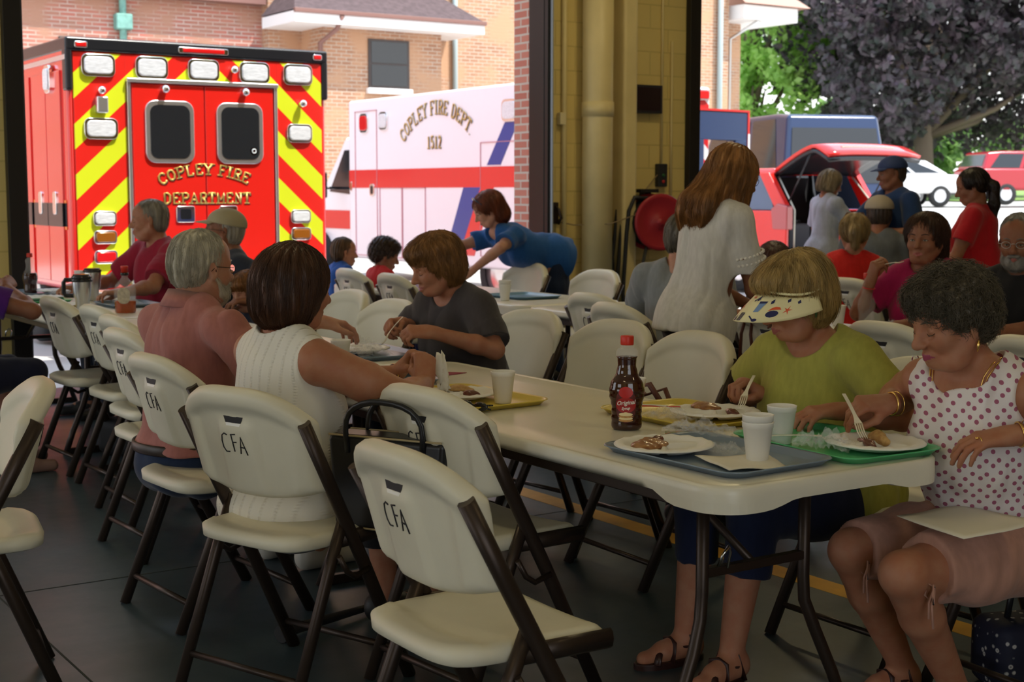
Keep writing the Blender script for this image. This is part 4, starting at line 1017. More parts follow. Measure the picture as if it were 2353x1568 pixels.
for nm, sgn in (('R', 1), ('L', 1)):
    P = p5['info'][nm]; d0 = P(-.02, 0, 0); d1 = P(.0, 0, 0); ring_at(p5, P(-.012, 0, 0), P(.0, 0, 0), .031, GOLD, 'bracelet', .0028); ring_at(p5, P(-.028, 0, .0), P(-.01, .002, 0), .033, GOLD, 'bracelet', .0016)
P = p5['info']['L']; ring_at(p5, P(.094, -.009, .002), P(.11, -.009, .0), .0112, GOLD, 'finger_ring', .0018); B().ell(P(.104, -.009, .013), (.005, .005, .004), 8).build('ring_stone', GOLD, p5['E'])
def bow(r, p, m, s=1.):
    q = B(); p = V3(*p)
    q.tube([p, p+V3(.02, .012, .012)*s, p+V3(.03, .02, -.02)*s, p+V3(.015, .01, -.05)*s, p], .0035*s, 6); q.tube([p, p+V3(.01, -.02, .01)*s, p+V3(.012, -.028, -.03)*s, p+V3(.0, -.01, -.05)*s, p], .0035*s, 6)
    q.tube([p, p+V3(.01, .0, -.06)*s, p+V3(.008, .006, -.13)*s], .0035*s, 6); q.tube([p, p+V3(.012, -.01, -.05)*s, p+V3(.016, -.006, -.10)*s], .0035*s, 6); q.build('tie', m, r['E'])
pk = cloth((.50, .27, .21), 'denim')
bow(p5, (.44, .155, .455), pk, .8); bow(p5, (.40, -.095, .455), pk, .8); bow(p5, p5['sh'][-1]+V3(0, -.02, .055), dm, .7)
B().tube([p5['sh'][1]+V3(.03, .0, .05), p5['sh'][1]+V3(-.03, .0, .05)], .01, 6).build('tie', dm, p5['E']) if 0 else None
sand = mat('sandal_leather', (.035, .012, .010), .35)
def sandal(r, y, m, extra=None):
    h0, K, A, fd = r['info'][y]; g = empty('sandal', parent=r['E']); s = np.cross(V3(0, 0, 1), fd); z0 = A[2]-.09
    out = []
    for i in range(24):
        t = 2*PI*i/24; x = .06+.125*math.cos(t); yy = (.042+.008*math.cos(t))*math.sin(t); out.append((A+fd*x+s*yy)[:2])
    B().prism([tuple(p) for p in out], z0-.004, z0+.02, 'XY').build('sole', m, g, bevel=.004)
    for x0, x1, h in ((.13, .10, .028), (.075, .045, .055), (-.01, .03, .075)):
        B().tube([A*V3(1, 1, 0)+V3(0, 0, z0+.015)+fd*x0+s*.042, A*V3(1, 1, 0)+V3(0, 0, z0+.015+h)+fd*(x0+x1)/2+s*.028, A*V3(1, 1, 0)+V3(0, 0, z0+.022+h)+fd*(x0+x1)/2, A*V3(1, 1, 0)+V3(0, 0, z0+.015+h)+fd*(x0+x1)/2-s*.028, A*V3(1, 1, 0)+V3(0, 0, z0+.015)+fd*x1-s*.042], .012, 8, flat=.3).build('strap', m, g)
    B().tube([A*V3(1, 1, 0)+V3(0, 0, z0+.06)+fd*.03+s*.04, A*V3(1, 1, 0)+V3(0, 0, z0+.06)-fd*.055, A*V3(1, 1, 0)+V3(0, 0, z0+.06)+fd*.03-s*.04], .010, 8, flat=.3).build('heel_strap', m, g)
for r in (p4, p5):
    for y in (-1, 1): sandal(r, y, sand)
# woman standing in white top
p6 = pw('woman with long auburn hair standing in a white t-shirt with lace-trimmed sleeves', 3.90, 4.50, -6, seated=False, skin=SKD, lean=.24, hd=(.26, -.0, 0), head_off=(.02, 0, 0), hairkw=dict(fall=1), hair='long', hairc=(.34, .15, .045), S=.935, fat=.98,
   shirt=cloth((.66, .65, .62), 'white_cotton'), sleeve=.62, hem=.865, res=.006, fold=.006, nhair=2200, seed=17, pants=(.012, .013, .022), shoes=(.02, .02, .02), neckr=.09,
   arms={'R': dict(e=(4.05, 4.33, 1.0), w=(4.24, 4.42, .885), D=(.8, .4, -.3), N=(0, -.5, .8), curl=.4), 'L': dict(e=(4.14, 4.72, 1.0), w=(4.34, 4.66, .90), D=(.8, 0, -.5), N=(0, .2, 1), curl=.4)})
glasses(p6, mat('navy_frame', (.02, .02, .05), .3), lens=False)
s6, e6 = p6['sh'][-1], None
q6, dn6, _f = p6['info']['sR']; lace = mat('lace_white', (.85, .83, .78), .8); u_ = nrm(np.cross(dn6, V3(0, 1, .2))); v_ = np.cross(dn6, u_)
lg = empty('lace_trim', parent=p6['E'])
for off_ in (-.012, -.042): B().tube([q6+dn6*off_+(u_*math.cos(a)+v_*math.sin(a))*.071 for a in [2*PI*i/30 for i in range(31)]], .0085, 8, cap=False, flat=.5).build('lace_band', mat('lace_gap', (.24, .11, .06), .8), lg)
lb = B()
for row, off_ in enumerate((-.012, -.042)):
    for i in range(26):
        a = 2*PI*i/26; c = q6+dn6*off_+(u_*math.cos(a)+v_*math.sin(a))*(.0765); n_ = u_*math.cos(a)+v_*math.sin(a)
        lb.ell(c, (.0075, .0075, .0075), 8)
lb.build('lace_dots', lace, lg)
# seated man in light grey t-shirt, back turned
p7 = pw('man with grey hair in a light grey t-shirt seated behind the standing woman', 4.47, 5.30, 22, fem=False, fat=1.0, skin=SKL, lean=.10, hd=(.1, -.3, 0), hair='short_m', hairc=(.17, .15, .12), shirt=cloth((.26, .28, .30), 'heather_cotton'), sleeve=.6, hem=.42, res=mid, fold=.005, nhair=900, seed=19,
   arms={'R': dict(e=(4.62, 5.14, .80), w=(4.80, 5.3, .80), D=(1, .3, 0), N=(0, 0, 1), curl=.4), 'L': dict(e=(4.52, 5.66, .80), w=(4.80, 5.6, .80), D=(1, -.2, 0), N=(0, 0, 1), curl=.4)})
# woman in blue leaning over
p8 = pw('woman with auburn hair in a blue t-shirt leaning far over the table', 6.16, 8.80, 176, seated=False, skin=SKL, lean=1.20, hd=(.50, -.35, 0), hair='medium', hairc=(.22, .055, .022), S=.98, fat=1.05, neckf=-.13, head_off=(-.02, 0, .03),
   shirt=cloth((.02, .10, .32), 'blue_cotton'), sleeve=.55, hem=.84, res=mid, fold=.005, nhair=1500, seed=21, pants=(.018, .03, .07), shoes=(.02, .02, .02), eyeopen=1,
   arms={'L': dict(e=(5.58, 8.58, 1.0), w=(5.42, 8.72, .83), D=(-.7, .3, -.5), N=(-.3, -.6, .4), curl=.5, thumb=.6), 'R': dict(e=(5.55, 9.06, 1.0), w=(5.36, 8.9, .84), D=(-.7, -.2, -.5), N=(-.3, .4, .5), curl=.5, thumb=.6)})
at8 = p8['T']; B().tube([at8(.03, .085, .06), at8(.055, .05, .115), at8(.06, 0, .13), at8(.055, -.05, .115), at8(.03, -.085, .06)], .006, 8).build('sunglasses', mat('dark_shades', (.05, .06, .09), .1), p8['E'])
# the children
kid = dict(fem=True, bust=0, res=mid, neckr=.075, fold=.003)
p9 = pw('young boy with short brown hair in a blue t-shirt facing right', 4.76, 9.50, 2, z=.18, S=.66, skin=SKT, lean=.1, hd=(.08, -.2, 0), headkw=dict(s=1.32), hair='short_m', hairc=(.12, .06, .025), shirt=cloth((.02, .09, .36), 'royal_cotton'), sleeve=.6, hem=.4, nhair=500, eyeopen=1, pants=(.02, .03, .08), seed=23, **kid)
p10 = pw('young boy with curly dark brown hair in a red t-shirt facing right', 4.74, 8.86, -2, z=.16, S=.68, skin=SKD, lean=.12, hd=(.30, -.3, 0), headkw=dict(s=1.32), hair='curly', hairc=(.045, .022, .014), shirt=cloth((.55, .02, .025), 'red_cotton'), sleeve=.6, hem=.4, nhair=900, pants=(.02, .03, .1), seed=24, **kid)
p11 = pw('girl with pale hair in a white and purple tie-dye shirt, mostly hidden', 4.78, 8.30, -6, z=.14, S=.70, skin=SKL, lean=.2, hd=(.4, -.1, 0), headkw=dict(s=1.28), hair='medium', hairc=(.55, .5, .38), sleeve=.65, hem=.4,
   shirt=mat('tie_dye', (.62, .62, .62), .85, var=.5, vscale=14, col2=(.50, .28, .52)), nhair=500, pants=(.2, .2, .3), seed=25, **kid)
p14 = pw('small child with auburn hair seen past the bearded man', 3.22, 7.42, 176, z=.12, S=.62, skin=SKL, lean=.15, hd=(.3, .4, 0), headkw=dict(s=1.35), hair='shag', hairc=(.26, .11, .035), sleeve=.65, hem=.4, shirt=cloth((.02, .025, .05), 'navy_child'), nhair=900, pants=(.05, .05, .08), seed=26, **kid)
# far end of the left row
p12 = pw('grey-haired man in a crimson t-shirt resting his forearms on the far left table', 3.22, 8.92, 186, fem=False, S=1.04, fat=1.12, skin=SKT, lean=.12, hd=(.05, -.45, 0), headkw=dict(old=True), hair='short_m', hairc=(.30, .27, .22), shirt=cloth((.32, .015, .04), 'crimson_cotton'), sleeve=.72, hem=.42, res=mid, fold=.005, nhair=1000, seed=28, neckr=.08,
   arms={'L': dict(e=(3.02, 8.56, .82), w=(2.78, 8.40, .80), D=(-.9, .2, 0), N=(0, 0, 1), curl=.5), 'R': dict(e=(3.0, 9.26, .82), w=(2.72, 9.08, .80), D=(-.9, -.2, 0), N=(0, 0, 1), curl=.5)})
p13 = pw('man in a tan baseball cap and dark navy t-shirt turned away at the left table', 3.28, 7.86, 170, fem=False, S=1.0, fat=1.0, skin=SKD, lean=.1, hd=(-.12, -.25, 0), headkw=dict(old=True), hair='short_m', hairc=(.4, .36, .3), shirt=cloth((.018, .022, .035), 'navy_cotton'), sleeve=.62, hem=.42, res=mid, nhair=400, seed=29,
   arms={'L': dict(e=(3.36, 7.40, .86), w=(3.16, 7.36, .80), D=(-1, .1, 0), N=(0, 0, 1), curl=.4)})
capp(p13, mat('tan_cap', (.36, .31, .19), .8, bump=.001, bscale=200), big=1.04)
glasses(p13, BLACKM, lens=False); glasses(p12, BLACKM, lens=False) if 0 else None
p15 = pw('person in a purple t-shirt and navy shorts cut by the left edge', 1.42, 7.30, 8, S=.97, fat=1.15, skin=SKD, lean=.28, hd=(.2, 0, 0), hair='medium', hairc=(.1, .06, .03), shirt=cloth((.075, .012, .17), 'purple_cotton'), sleeve=.62, hem=.42, res=mid, nhair=300, seed=31, pants=(.012, .014, .035), short=.62, shoes=(.25, .15, .12),
   arms={'R': dict(e=(1.90, 7.10, .82), w=(1.86, 7.42, .92), D=(.5, .7, .3), N=(.5, -.5, .5), curl=.5)}, knees={-1: (.50, -.16, .52), 1: (.48, .12, .52), ('a', -1): (.42, -.14, .09), ('a', 1): (.5, .12, .09)})
# right hand side
p16 = pw('woman with blonde hair in a loose bun and a bright red sleeveless top, back turned', 6.66, 6.24, 40, S=.97, fat=1.05, skin=SKT, lean=.08, hd=(.1, .1, 0), hair='bun', hairc=(.40, .28, .13), shirt=cloth((.62, .02, .015), 'bright_red_top'), sleeve=0, hem=.42, res=mid, nhair=1200, seed=33, neckr=.08)
B().tube([p16['T'](.03, .09, .07), p16['T'](-.0, .05, .135), p16['T'](-.0, -.05, .135), p16['T'](.03, -.09, .07)], .006, 8).build('sunglasses', mat('tortoise', (.10, .03, .015), .15), p16['E'])
p17 = pw('man in a beige baseball cap and grey t-shirt with his back turned', 8.02, 7.28, 40, fem=False, S=1.05, fat=1.1, skin=SKD, lean=.1, hd=(.1, .1, 0), hair='short_m', hairc=(.06, .04, .03), shirt=cloth((.11, .12, .13), 'slate_cotton'), sleeve=.65, hem=.42, res=mid, nhair=300, seed=34)
capp(p17, mat('beige_cap', (.34, .29, .22), .8), big=1.04)
p18 = pw('woman with dark brown hair in a magenta polo eating from a fork', 5.66, 4.78, 200, S=1.0, fat=1.08, skin=SKD, lean=.16, hd=(-.02, .02, 0), hair='medium', hairc=(.06, .025, .015), shirt=cloth((.36, .01, .08), 'magenta_cotton'), sleeve=.66, hem=.42, res=.006, nhair=1800, seed=35, eyeopen=1, headkw=dict(mouth=.5), hairkw=dict(wave=.1),
   arms={'R': dict(e=(5.36, 4.98, .80), w=(5.33, 4.88, .96), D=(.1, -.25, .9), N=(-.8, .2, -.1), curl=.8, thumb=.9), 'L': dict(e=(5.5, 4.46, .80), w=(5.24, 4.52, .79), D=(-1, .2, 0), N=(0, 0, 1), curl=.4)})
ring_at(p18, lw(p18, (5.332, 4.89, .93)), lw(p18, (5.332, 4.885, .96)), .029, mat('red_band', (.6, .04, .04), .5), 'wristband', .003)
p19 = pw('grey-haired man with glasses in a black shirt at the right edge', 5.72, 4.27, 185, fem=False, S=1.0, fat=1.08, skin=SKD, lean=.12, hd=(.14, .35, 0), headkw=dict(old=True), hair='short_m', hairc=(.24, .23, .22), shirt=cloth((.012, .012, .014), 'black_cotton'), sleeve=.7, hem=.42, res=.006, nhair=900, seed=36, eyeopen=.5,
   arms={'R': dict(e=(5.52, 4.56, .79), w=(5.28, 4.42, .79), D=(-1, -.2, 0), N=(0, 0, 1), curl=.4), 'L': dict(e=(5.5, 4.0, .79), w=(5.25, 4.05, .79), D=(-1, .2, 0), N=(0, 0, 1), curl=.4)})
beard(p19, (.3, .29, .28), 4, 400); glasses(p19, STEEL)
p20 = pw('woman with a long dark ponytail standing in a red t-shirt near the right edge', 7.42, 5.92, 118, seated=False, S=.90, fat=1.18, skin=SKD, lean=.06, hd=(.28, .25, 0), hair='ponytail', hairkw=dict(fall=2), hairc=(.018, .010, .008), shirt=cloth((.40, .008, .015), 'red_shirt'), sleeve=.55, hem=.86, res=mid, nhair=900, seed=37, pants=(.012, .012, .016),
   arms={'R': dict(e=(7.62, 6.02, 1.0), w=(7.42, 6.2, 1.0), D=(-.8, .3, 0), N=(.3, .3, .6), curl=.4), 'L': dict(e=(7.14, 5.86, .98), w=(7.2, 6.1, 1.0), D=(.6, .5, 0), N=(0, .3, .6), curl=.4)})
p21 = pw('woman with silver blonde hair in a pale blue top standing by the open car boot', 9.55, 9.30, -12, seated=False, S=.93, fat=.98, skin=SKT, lean=.08, hd=(.35, -.1, 0), hair='bob', hairc=(.42, .33, .22), shirt=cloth((.50, .55, .68), 'pale_blue_cotton'), sleeve=.75, hem=.88, res=mid, nhair=800, seed=38, pants=(.02, .02, .03), hairkw=dict(cut=[((.0, 0, -.14), (.16, .14, .05))]),
   arms={'R': dict(e=(9.68, 9.05, 1.02), w=(9.88, 9.08, 1.02), D=(1, .2, 0), N=(0, -.3, 1), curl=.5)})
p22 = pw('man in a navy cap and navy t-shirt standing with his arms crossed', 8.30, 7.40, 170, fem=False, seated=False, S=.965, fat=1.06, skin=SKD, lean=.02, hd=(.12, -.25, 0), hair='short_m', hairc=(.05, .03, .02), shirt=cloth((.012, .035, .11), 'navy_shirt'), sleeve=.66, hem=.86, res=mid, nhair=300, seed=39, pants=(.02, .02, .04), eyeopen=.5,
   arms={'L': dict(e=(8.22, 7.10, 1.08), w=(8.02, 7.34, 1.12), D=(-.1, 1, .0), N=(-1, 0, .1), curl=.5), 'R': dict(e=(8.10, 7.64, 1.08), w=(8.0, 7.38, 1.08), D=(.1, -1, .1), N=(-1, 0, .2), curl=.5)})
capp(p22, mat('navy_cap', (.015, .035, .12), .7), big=1.04)
B().ell(p22['at'](.135, -.0, .36)+V3(0, -.09, 0)*0, (.008, .035, .045), 12).build('chest_emblem', mat('emblem', (.55, .12, .08), .7), p22['E'])
p23 = pw('child with dark auburn hair glimpsed behind the standing woman in white', 5.66, 5.86, 200, z=.12, S=.74, skin=SKD, lean=.1, hd=(.3, .5, 0), headkw=dict(s=1.25), hair='shag', hairc=(.06, .02, .012), shirt=cloth((.012, .012, .02), 'black_child'), sleeve=.65, hem=.4, nhair=400, pants=(.02, .02, .03), seed=40, **kid)
# ---------------------------------------------------------------- yard, sky side
def gz(X, Y):
    d = X*math.sin(YAW)+Y*math.cos(YAW); return 0 if d < 22 else (.043*(d-22) if d < 43 else .903+.015*(d-43))
def ground(name, x0, x1, y0, y1, m, n=40, cond=None, dz=0):
    V = []; F = []
    for j in range(n+1):
        for i in range(n+1): X = x0+(x1-x0)*i/n; Y = y0+(y1-y0)*j/n; V.append((X, Y, gz(X, Y)-.02+dz))
    for j in range(n):
        for i in range(n): a = j*(n+1)+i; F.append((a, a+1, a+n+2, a+n+1))
    return tag(link(name, npmesh(name, V, F), m), kind='structure')
ground('pavement', -30, 90, 10.3, 90, mat('pale_concrete', (.50, .48, .45), .85, var=.12, vscale=.8), 60)
struct(B().bb(-45, -5.02, -30, 10.3, -.25, -.02), 'pavement_side', bpy.data.materials['pale_concrete'])  # unseen ground, added to bounce daylight into the side openings
GRASS = mat('lawn_grass', (.22, .36, .08), .9, var=.3, vscale=3)
ground('lawn', 42, 110, 34, 100, GRASS, 30, dz=.05)
# ---- lettering drawn as serif strokes
GL = {'C': [[(.95, .78), (.8, .95), (.5, 1), (.2, .85), (.05, .5), (.2, .15), (.5, 0), (.8, .05), (.95, .22)]],
 'O': [[(.5, 1), (.2, .88), (.05, .5), (.2, .12), (.5, 0), (.8, .12), (.95, .5), (.8, .88), (.5, 1)]],
 'P': [[(.2, 0), (.2, 1), (.7, 1), (.92, .88), (.92, .62), (.7, .5), (.2, .5)]], 'L': [[(.2, 1), (.2, 0), (.9, 0), (.9, .22)]],
 'E': [[(.9, .8), (.9, 1), (.2, 1), (.2, 0), (.92, 0), (.92, .22)], [(.2, .52), (.7, .52)]], 'Y': [[(.02, 1), (.5, .5), (.98, 1)], [(.5, .5), (.5, 0)]],
 'F': [[(.92, .8), (.92, 1), (.2, 1), (.2, 0)], [(.2, .52), (.7, .52)]], 'I': [[(.5, 0), (.5, 1)]], 'R': [[(.2, 0), (.2, 1), (.7, 1), (.9, .88), (.9, .64), (.7, .5), (.2, .5)], [(.55, .5), (.95, 0)]],
 'D': [[(.2, 0), (.2, 1), (.6, 1), (.92, .8), (.92, .2), (.6, 0), (.2, 0)]], 'A': [[(.05, 0), (.5, 1), (.95, 0)], [(.25, .35), (.75, .35)]],
 'T': [[(.05, .8), (.05, 1), (.95, 1), (.95, .8)], [(.5, 1), (.5, 0)]], 'M': [[(.12, 0), (.12, 1), (.5, .3), (.88, 1), (.88, 0)]], 'N': [[(.15, 0), (.15, 1), (.85, 0), (.85, 1)]],
 '1': [[(.3, .8), (.5, 1), (.5, 0)]], '5': [[(.85, 1), (.25, 1), (.2, .55), (.6, .6), (.85, .4), (.75, .08), (.4, 0), (.15, .12)]], '2': [[(.15, .8), (.4, 1), (.75, .92), (.8, .65), (.15, 0), (.9, 0)]], '.': [[(.2, 0), (.2, .06)]]}
SER = {'P': [(.2, 0), (.2, 1)], 'L': [(.2, 1)], 'Y': [(.02, 1), (.98, 1), (.5, 0)], 'F': [(.2, 0)], 'I': [(.5, 0), (.5, 1)], 'R': [(.2, 0), (.95, 0)], 'A': [(.05, 0), (.95, 0)], 'T': [(.5, 0)], 'M': [(.12, 0), (.88, 0)], 'N': [(.15, 0), (.85, 1)], '1': [(.5, 0)]}
def letters(txt, put, cw, h, w, out, flat=.25, up=None):
    """put(s, t) maps text-plane metres to a point; strokes laid as flat bars"""
    q = B(); x = 0
    for ch in txt:
        if ch == ' ': x += cw*.55; continue
        if ch == 'I': x -= cw*.22
        for st in GL[ch]:
            P = [put(x+a*cw*.8, b_*h) for a, b_ in st]
            q.tube(P, w, 6, flat=flat, up=out)
        for a, b_ in SER.get(ch, []): q.tube([put(x+a*cw*.8-w*2.6, b_*h), put(x+a*cw*.8+w*2.6, b_*h)], w*.6, 6, flat=flat, up=out)
        x += cw if ch != 'I' else cw*.85
    return q
RED = mat('fire_red', (.72, .018, .012), .16, coat=.6); WHITE = mat('ambulance_white', (.86, .84, .87), .25, coat=.3)
DKGLASS = mat('dark_glass', (.015, .017, .02), .06, spec=.8); LAMPW = mat('clear_lens', (.80, .82, .84), .18, spec=.8, var=.25, vscale=60, stretch=(.3, 1, 2)); LAMPR = mat('red_lens', (.65, .01, .01), .15, coat=.5); LAMPA = mat('amber_lens', (.28, .09, .01), .15, coat=.5)
GOLDL = mat('gold_leaf', (.62, .42, .10), .35, metal=.4); BLK = mat('black_trim', (.012, .013, .016), .25); TIRE = mat('tire', (.02, .02, .02), .8); ALU = mat('aluminium_trim', (.75, .76, .78), .28, metal=.9)
def chevron(name, c1, c2, period=.43, ph=.0, slope=.93, cx=0):
    m = mat(name, c1, .3, coat=.25); n = m.node_tree.nodes; L = m.node_tree.links
    t = n.new('ShaderNodeTexCoord'); s = n.new('ShaderNodeSeparateXYZ'); L.new(t.outputs['Object'], s.inputs[0])
    def M_(op, a, b_=None):
        q = n.new('ShaderNodeMath'); q.operation = op
        for i, v in enumerate((a, b_)):
            if v is None: continue
            if isinstance(v, (int, float)): q.inputs[i].default_value = v
            else: L.new(v, q.inputs[i])
        return q.outputs[0]
    u = M_('ABSOLUTE', M_('SUBTRACT', s.outputs['X'], cx)); v = M_('ADD', s.outputs['Z'], M_('MULTIPLY', u, slope))
    fr = M_('FRACT', M_('ADD', M_('DIVIDE', v, period), ph)); k = M_('GREATER_THAN', fr, .5)
    x = n.new('ShaderNodeMixRGB'); x.inputs[1].default_value = (*c1, 1); x.inputs[2].default_value = (*c2, 1); L.new(k, x.inputs[0]); L.new(x.outputs[0], n['Principled BSDF'].inputs['Base Color'])
    return m
def lamp_box(p, x, z, w, h, lens, name='warning_lamp', y=0, d=.035, ax='Y'):
    """rounded warning light with a chrome bezel on a rear (Y) or side (X) face"""
    pl = 'XZ' if ax == 'Y' else 'YZ'
    o = B().prism(rrect(w, h, min(w, h)*.28, 5, x, z), y-d*.6, y+.01, pl).build(name, CHROME, p, bevel=.006)
    B().prism(rrect(w*.84, h*.76, min(w, h)*.22, 5, x, z), y-d, y, pl).build('lens', lens, o, bevel=.01, seg=3); return o
def wheel(p, c, r=.38, w=.26, ax='X', rim=None):
    x, y, z = c; o = B().lathe([(r*.62, -w/2), (r*.93, -w/2), (r, -w*.36), (r, w*.36), (r*.93, w/2), (r*.62, w/2)], 32, c, axis=ax, cap=False).build('wheel', TIRE, p)
    q = B().lathe([(0, -w*.30), (r*.18, -w*.32), (r*.5, -w*.26), (r*.64, -w*.46), (r*.64, w*.46), (r*.5, w*.26), (r*.18, w*.32), (0, w*.3)], 24, c, axis=ax).build('rim', rim or ALU, o); return o
# ---- red ambulance: box 2.4 wide, rear face towards the hall
A = empty('ambulance', (4.81, 12.2, 0), 0, 'red ambulance with yellow chevron stripes, its back doors facing the hall', 'ambulance')
chm = chevron('red_yellow_chevron', (.72, .018, .012), (.66, .74, .02), .425, .87)
bx_ = B().bb(-1.2, 1.2, .012, 4.4, .55, 2.66).build('box_body', RED, A, bevel=.05, seg=3)
for s in (-1, 1): B().bb(s*.70, s*1.145, -.002, .02, .60, 2.56).build('chevron_panel', chm, A, bevel=.002)
B().bb(-.70, .70, -.002, .02, 2.36, 2.56).build('chevron_panel', chm, A, bevel=.002)
q = B().bb(-1.21, 1.21, -.02, 4.41, 2.57, 2.69)
for s in (-1, 1): q.bb(s*1.15, s*1.212, -.018, .10, 2.24, 2.60)
q.build('roof_trim', BLK, A, bevel=.025, seg=3)
for x, w in ((-1.08, .11), (0, .46), (1.10, .09)): lamp_box(A, x, 2.625, w, .055, LAMPR, 'marker_lamp', -.02, .02)
for x in (-.935, -.47, 0, .48, .905): lamp_box(A, x, 2.46, .29, .19, LAMPW, y=-.005)
lamp_box(A, -.925, 1.93, .29, .18, LAMPW, y=-.005); lamp_box(A, .915, 1.93, .25, .17, LAMPW, y=-.005)
for s in (-1, 1):
    lamp_box(A, s*.915, 1.17, .20, .125, LAMPW, 'reverse_lamp', -.005); lamp_box(A, s*.915, 1.01, .20, .115, LAMPA, 'turn_lamp', -.005); lamp_box(A, s*.915, .84, .20, .115, LAMPR, 'brake_lamp', -.005)
# doors
for s in (-1, 1):
    d = B().bb(s*.004, s*.655, -.022, .012, .55, 2.32).build('rear_door', RED, A, bevel=.008)
    w = B().prism(rrect(.44, .54, .09, 6, s*.325, 1.915), -.042, -.018, 'XZ').build('window_frame', ALU, d, bevel=.008)
    gl = B().prism(rrect(.36, .46, .07, 6, s*.325, 1.915), -.046, -.03, 'XZ').build('window_glass', DKGLASS, w)
    h = B().prism(rrect(.17, .145, .02, 4, s*.20, 1.20), -.036, -.02, 'XZ').build('handle_plate', CHROME, d, bevel=.006); B().prism(rrect(.10, .09, .015, 4, s*.20, 1.20), -.039, -.03, 'XZ').build('handle_recess', BLK, h)
    B().lathe([(0, -.10), (.028, -.095), (.036, -.07), (.03, -.04), (.02, -.02)], 14, (s*.37, 0, 2.28), axis='Y').build('door_catch', CHROME, d)
B().lathe([(0, -.047), (.035, -.047)], 14, (.45, 0, 1.76), axis='Y').build('round_sticker', LAMPR, A)
q = B().tube([(.45+.018*math.cos(i*PI/8), -.049, 1.76+.018*math.sin(i*PI/8)) for i in range(17)], .005, 6); q.build('sticker_ring', mat('sticker_white', (.8, .8, .8), .5), A)
fr = B().bb(-.70, .70, -.045, .01, 2.33, 2.365)
for s in (-1, 1): fr.bb(s*.665, s*.695, -.03, .01, .55, 2.34)
fr.build('door_surround', ALU, A, bevel=.006)
for x, z in ((-.925, 2.25), (.93, 2.20), (.27, 2.475)): B().lathe([(0, -.09), (.03, -.085), (.035, -.05), (.018, -.02), (.018, 0)], 14, (x, 0, z), axis='Y').build('chrome_hook', CHROME, A)
B().bb(-.97, -.87, -.07, 0, 2.06, 2.20).build('license_lamp', ALU, A, bevel=.015)
for off, m in (((.008, -.006), BLK), ((0, 0), GOLDL)):
    R0 = .95; y0 = -.026-(.002 if m is GOLDL else 0)
    def arc(s_, t_, R0=R0, y0=y0, off=off):
        th = (s_-.43)/R0; return (math.sin(th)*(R0+t_)+off[0]+.0, y0, 1.455+math.cos(th)*(R0+t_)-R0*math.cos(.43/R0)+off[1])
    letters('COPLEY FIRE', arc, .083, .09, .009, (0, 1, 0)).build('lettering', m, A)
    letters('DEPARTMENT', lambda s_, t_: (-.40+s_+off[0], y0, 1.295+t_+off[1]), .083, .09, .009, (0, 1, 0)).build('lettering', m, A)
B().bb(-1.2, 1.2, -.32, 0, .42, .56).build('rear_bumper', mat('tread_plate', (.7, .7, .7), .35, metal=.9, bump=.003, bscale=60), A, bevel=.01)
# left side
sd = B().bb(-1.205, -1.19, .10, 4.35, 1.10, 1.30).build('black_band', BLK, A); B().bb(-1.207, -1.19, .10, 4.35, 1.30, 1.325).bb(-1.207, -1.19, .10, 4.35, 1.075, 1.10).build('orange_pinstripe', mat('orange_line', (.75, .18, .03), .35), A)
for y0, y1, z0, z1 in ((.16, .58, .62, 2.42), (.60, 1.02, .62, 2.42), (1.1, 2.3, .62, 2.42), (2.4, 3.6, .62, 2.42)):
    d = B().bb(-1.218, -1.19, y0, y1, z0, z1).build('locker_door', RED, A, bevel=.006); B().bb(-1.224, -1.20, y0, y1, 1.10, 1.30).build('door_band', BLK, d)
    B().prism(rrect(.10, .20, .03, 4, (y0+y1)/2, 1.30), -1.232, -1.21, 'YZ').build('handle', CHROME, d, bevel=.006)
for y in (.45, 3.7): lamp_box(A, y, 2.36, .17, .24, LAMPW, y=-1.222, ax='X')
B().bb(-1.215, -1.2, .0, 4.4, 2.50, 2.54).build('drip_rail', ALU, A, bevel=.003)
for y in (1.1, 3.4):
    for s in (-1, 1): wheel(A, (s*1.0, y+.3, .40), .40, .3)
cb = B().prism([(4.4, .55), (4.4, 2.35), (5.1, 2.4), (5.9, 1.65), (7.0, 1.45), (7.1, .55)], -1.0, 1.0, 'YZ').build('cab', RED, A, bevel=.06, seg=3)
B().prism([(4.75, 1.6), (4.8, 2.2), (5.1, 2.2), (5.65, 1.62)], -1.012, 1.012, 'YZ').build('cab_window', DKGLASS, cb)
for s in (-1, 1): wheel(A, (s*.9, 6.2, .40), .40, .3)
# ---- white ambulance: left side towards the hall
Wm = empty('ambulance', (9.5, 13.6, 0), 0, 'white ambulance with red stripe and blue accents parked beyond the bay door', 'ambulance')
B().bb(0, 2.45, .012, 5.0, .45, 2.68).build('box_body', WHITE, Wm, bevel=.04, seg=3)
rs = mat('stripe_red', (.70, .02, .02), .25, coat=.4); bl = mat('stripe_blue', (.02, .05, .28), .3, coat=.3)
B().bb(-.006, .01, .05, 4.97, 1.45, 1.70).build('red_stripe', rs, Wm)
SEAM = mat('seam_pink', (.55, .25, .28), .5)
def sp(pts, m, nm, x=-.008): B().prism(pts, x, .005, 'YZ').build(nm, m, Wm)
sp([(.62, 2.22), (.9, 2.22), (1.3, 1.72), (1.0, 1.72)], bl, 'blue_flash'); sp([(1.45, 1.45), (1.85, 1.45), (2.3, .6), (1.95, .6)], bl, 'blue_flash', -.007); sp([(1.15, 1.45), (1.45, 1.45), (2.0, .6), (1.6, .6)], rs, 'red_flash', -.006)
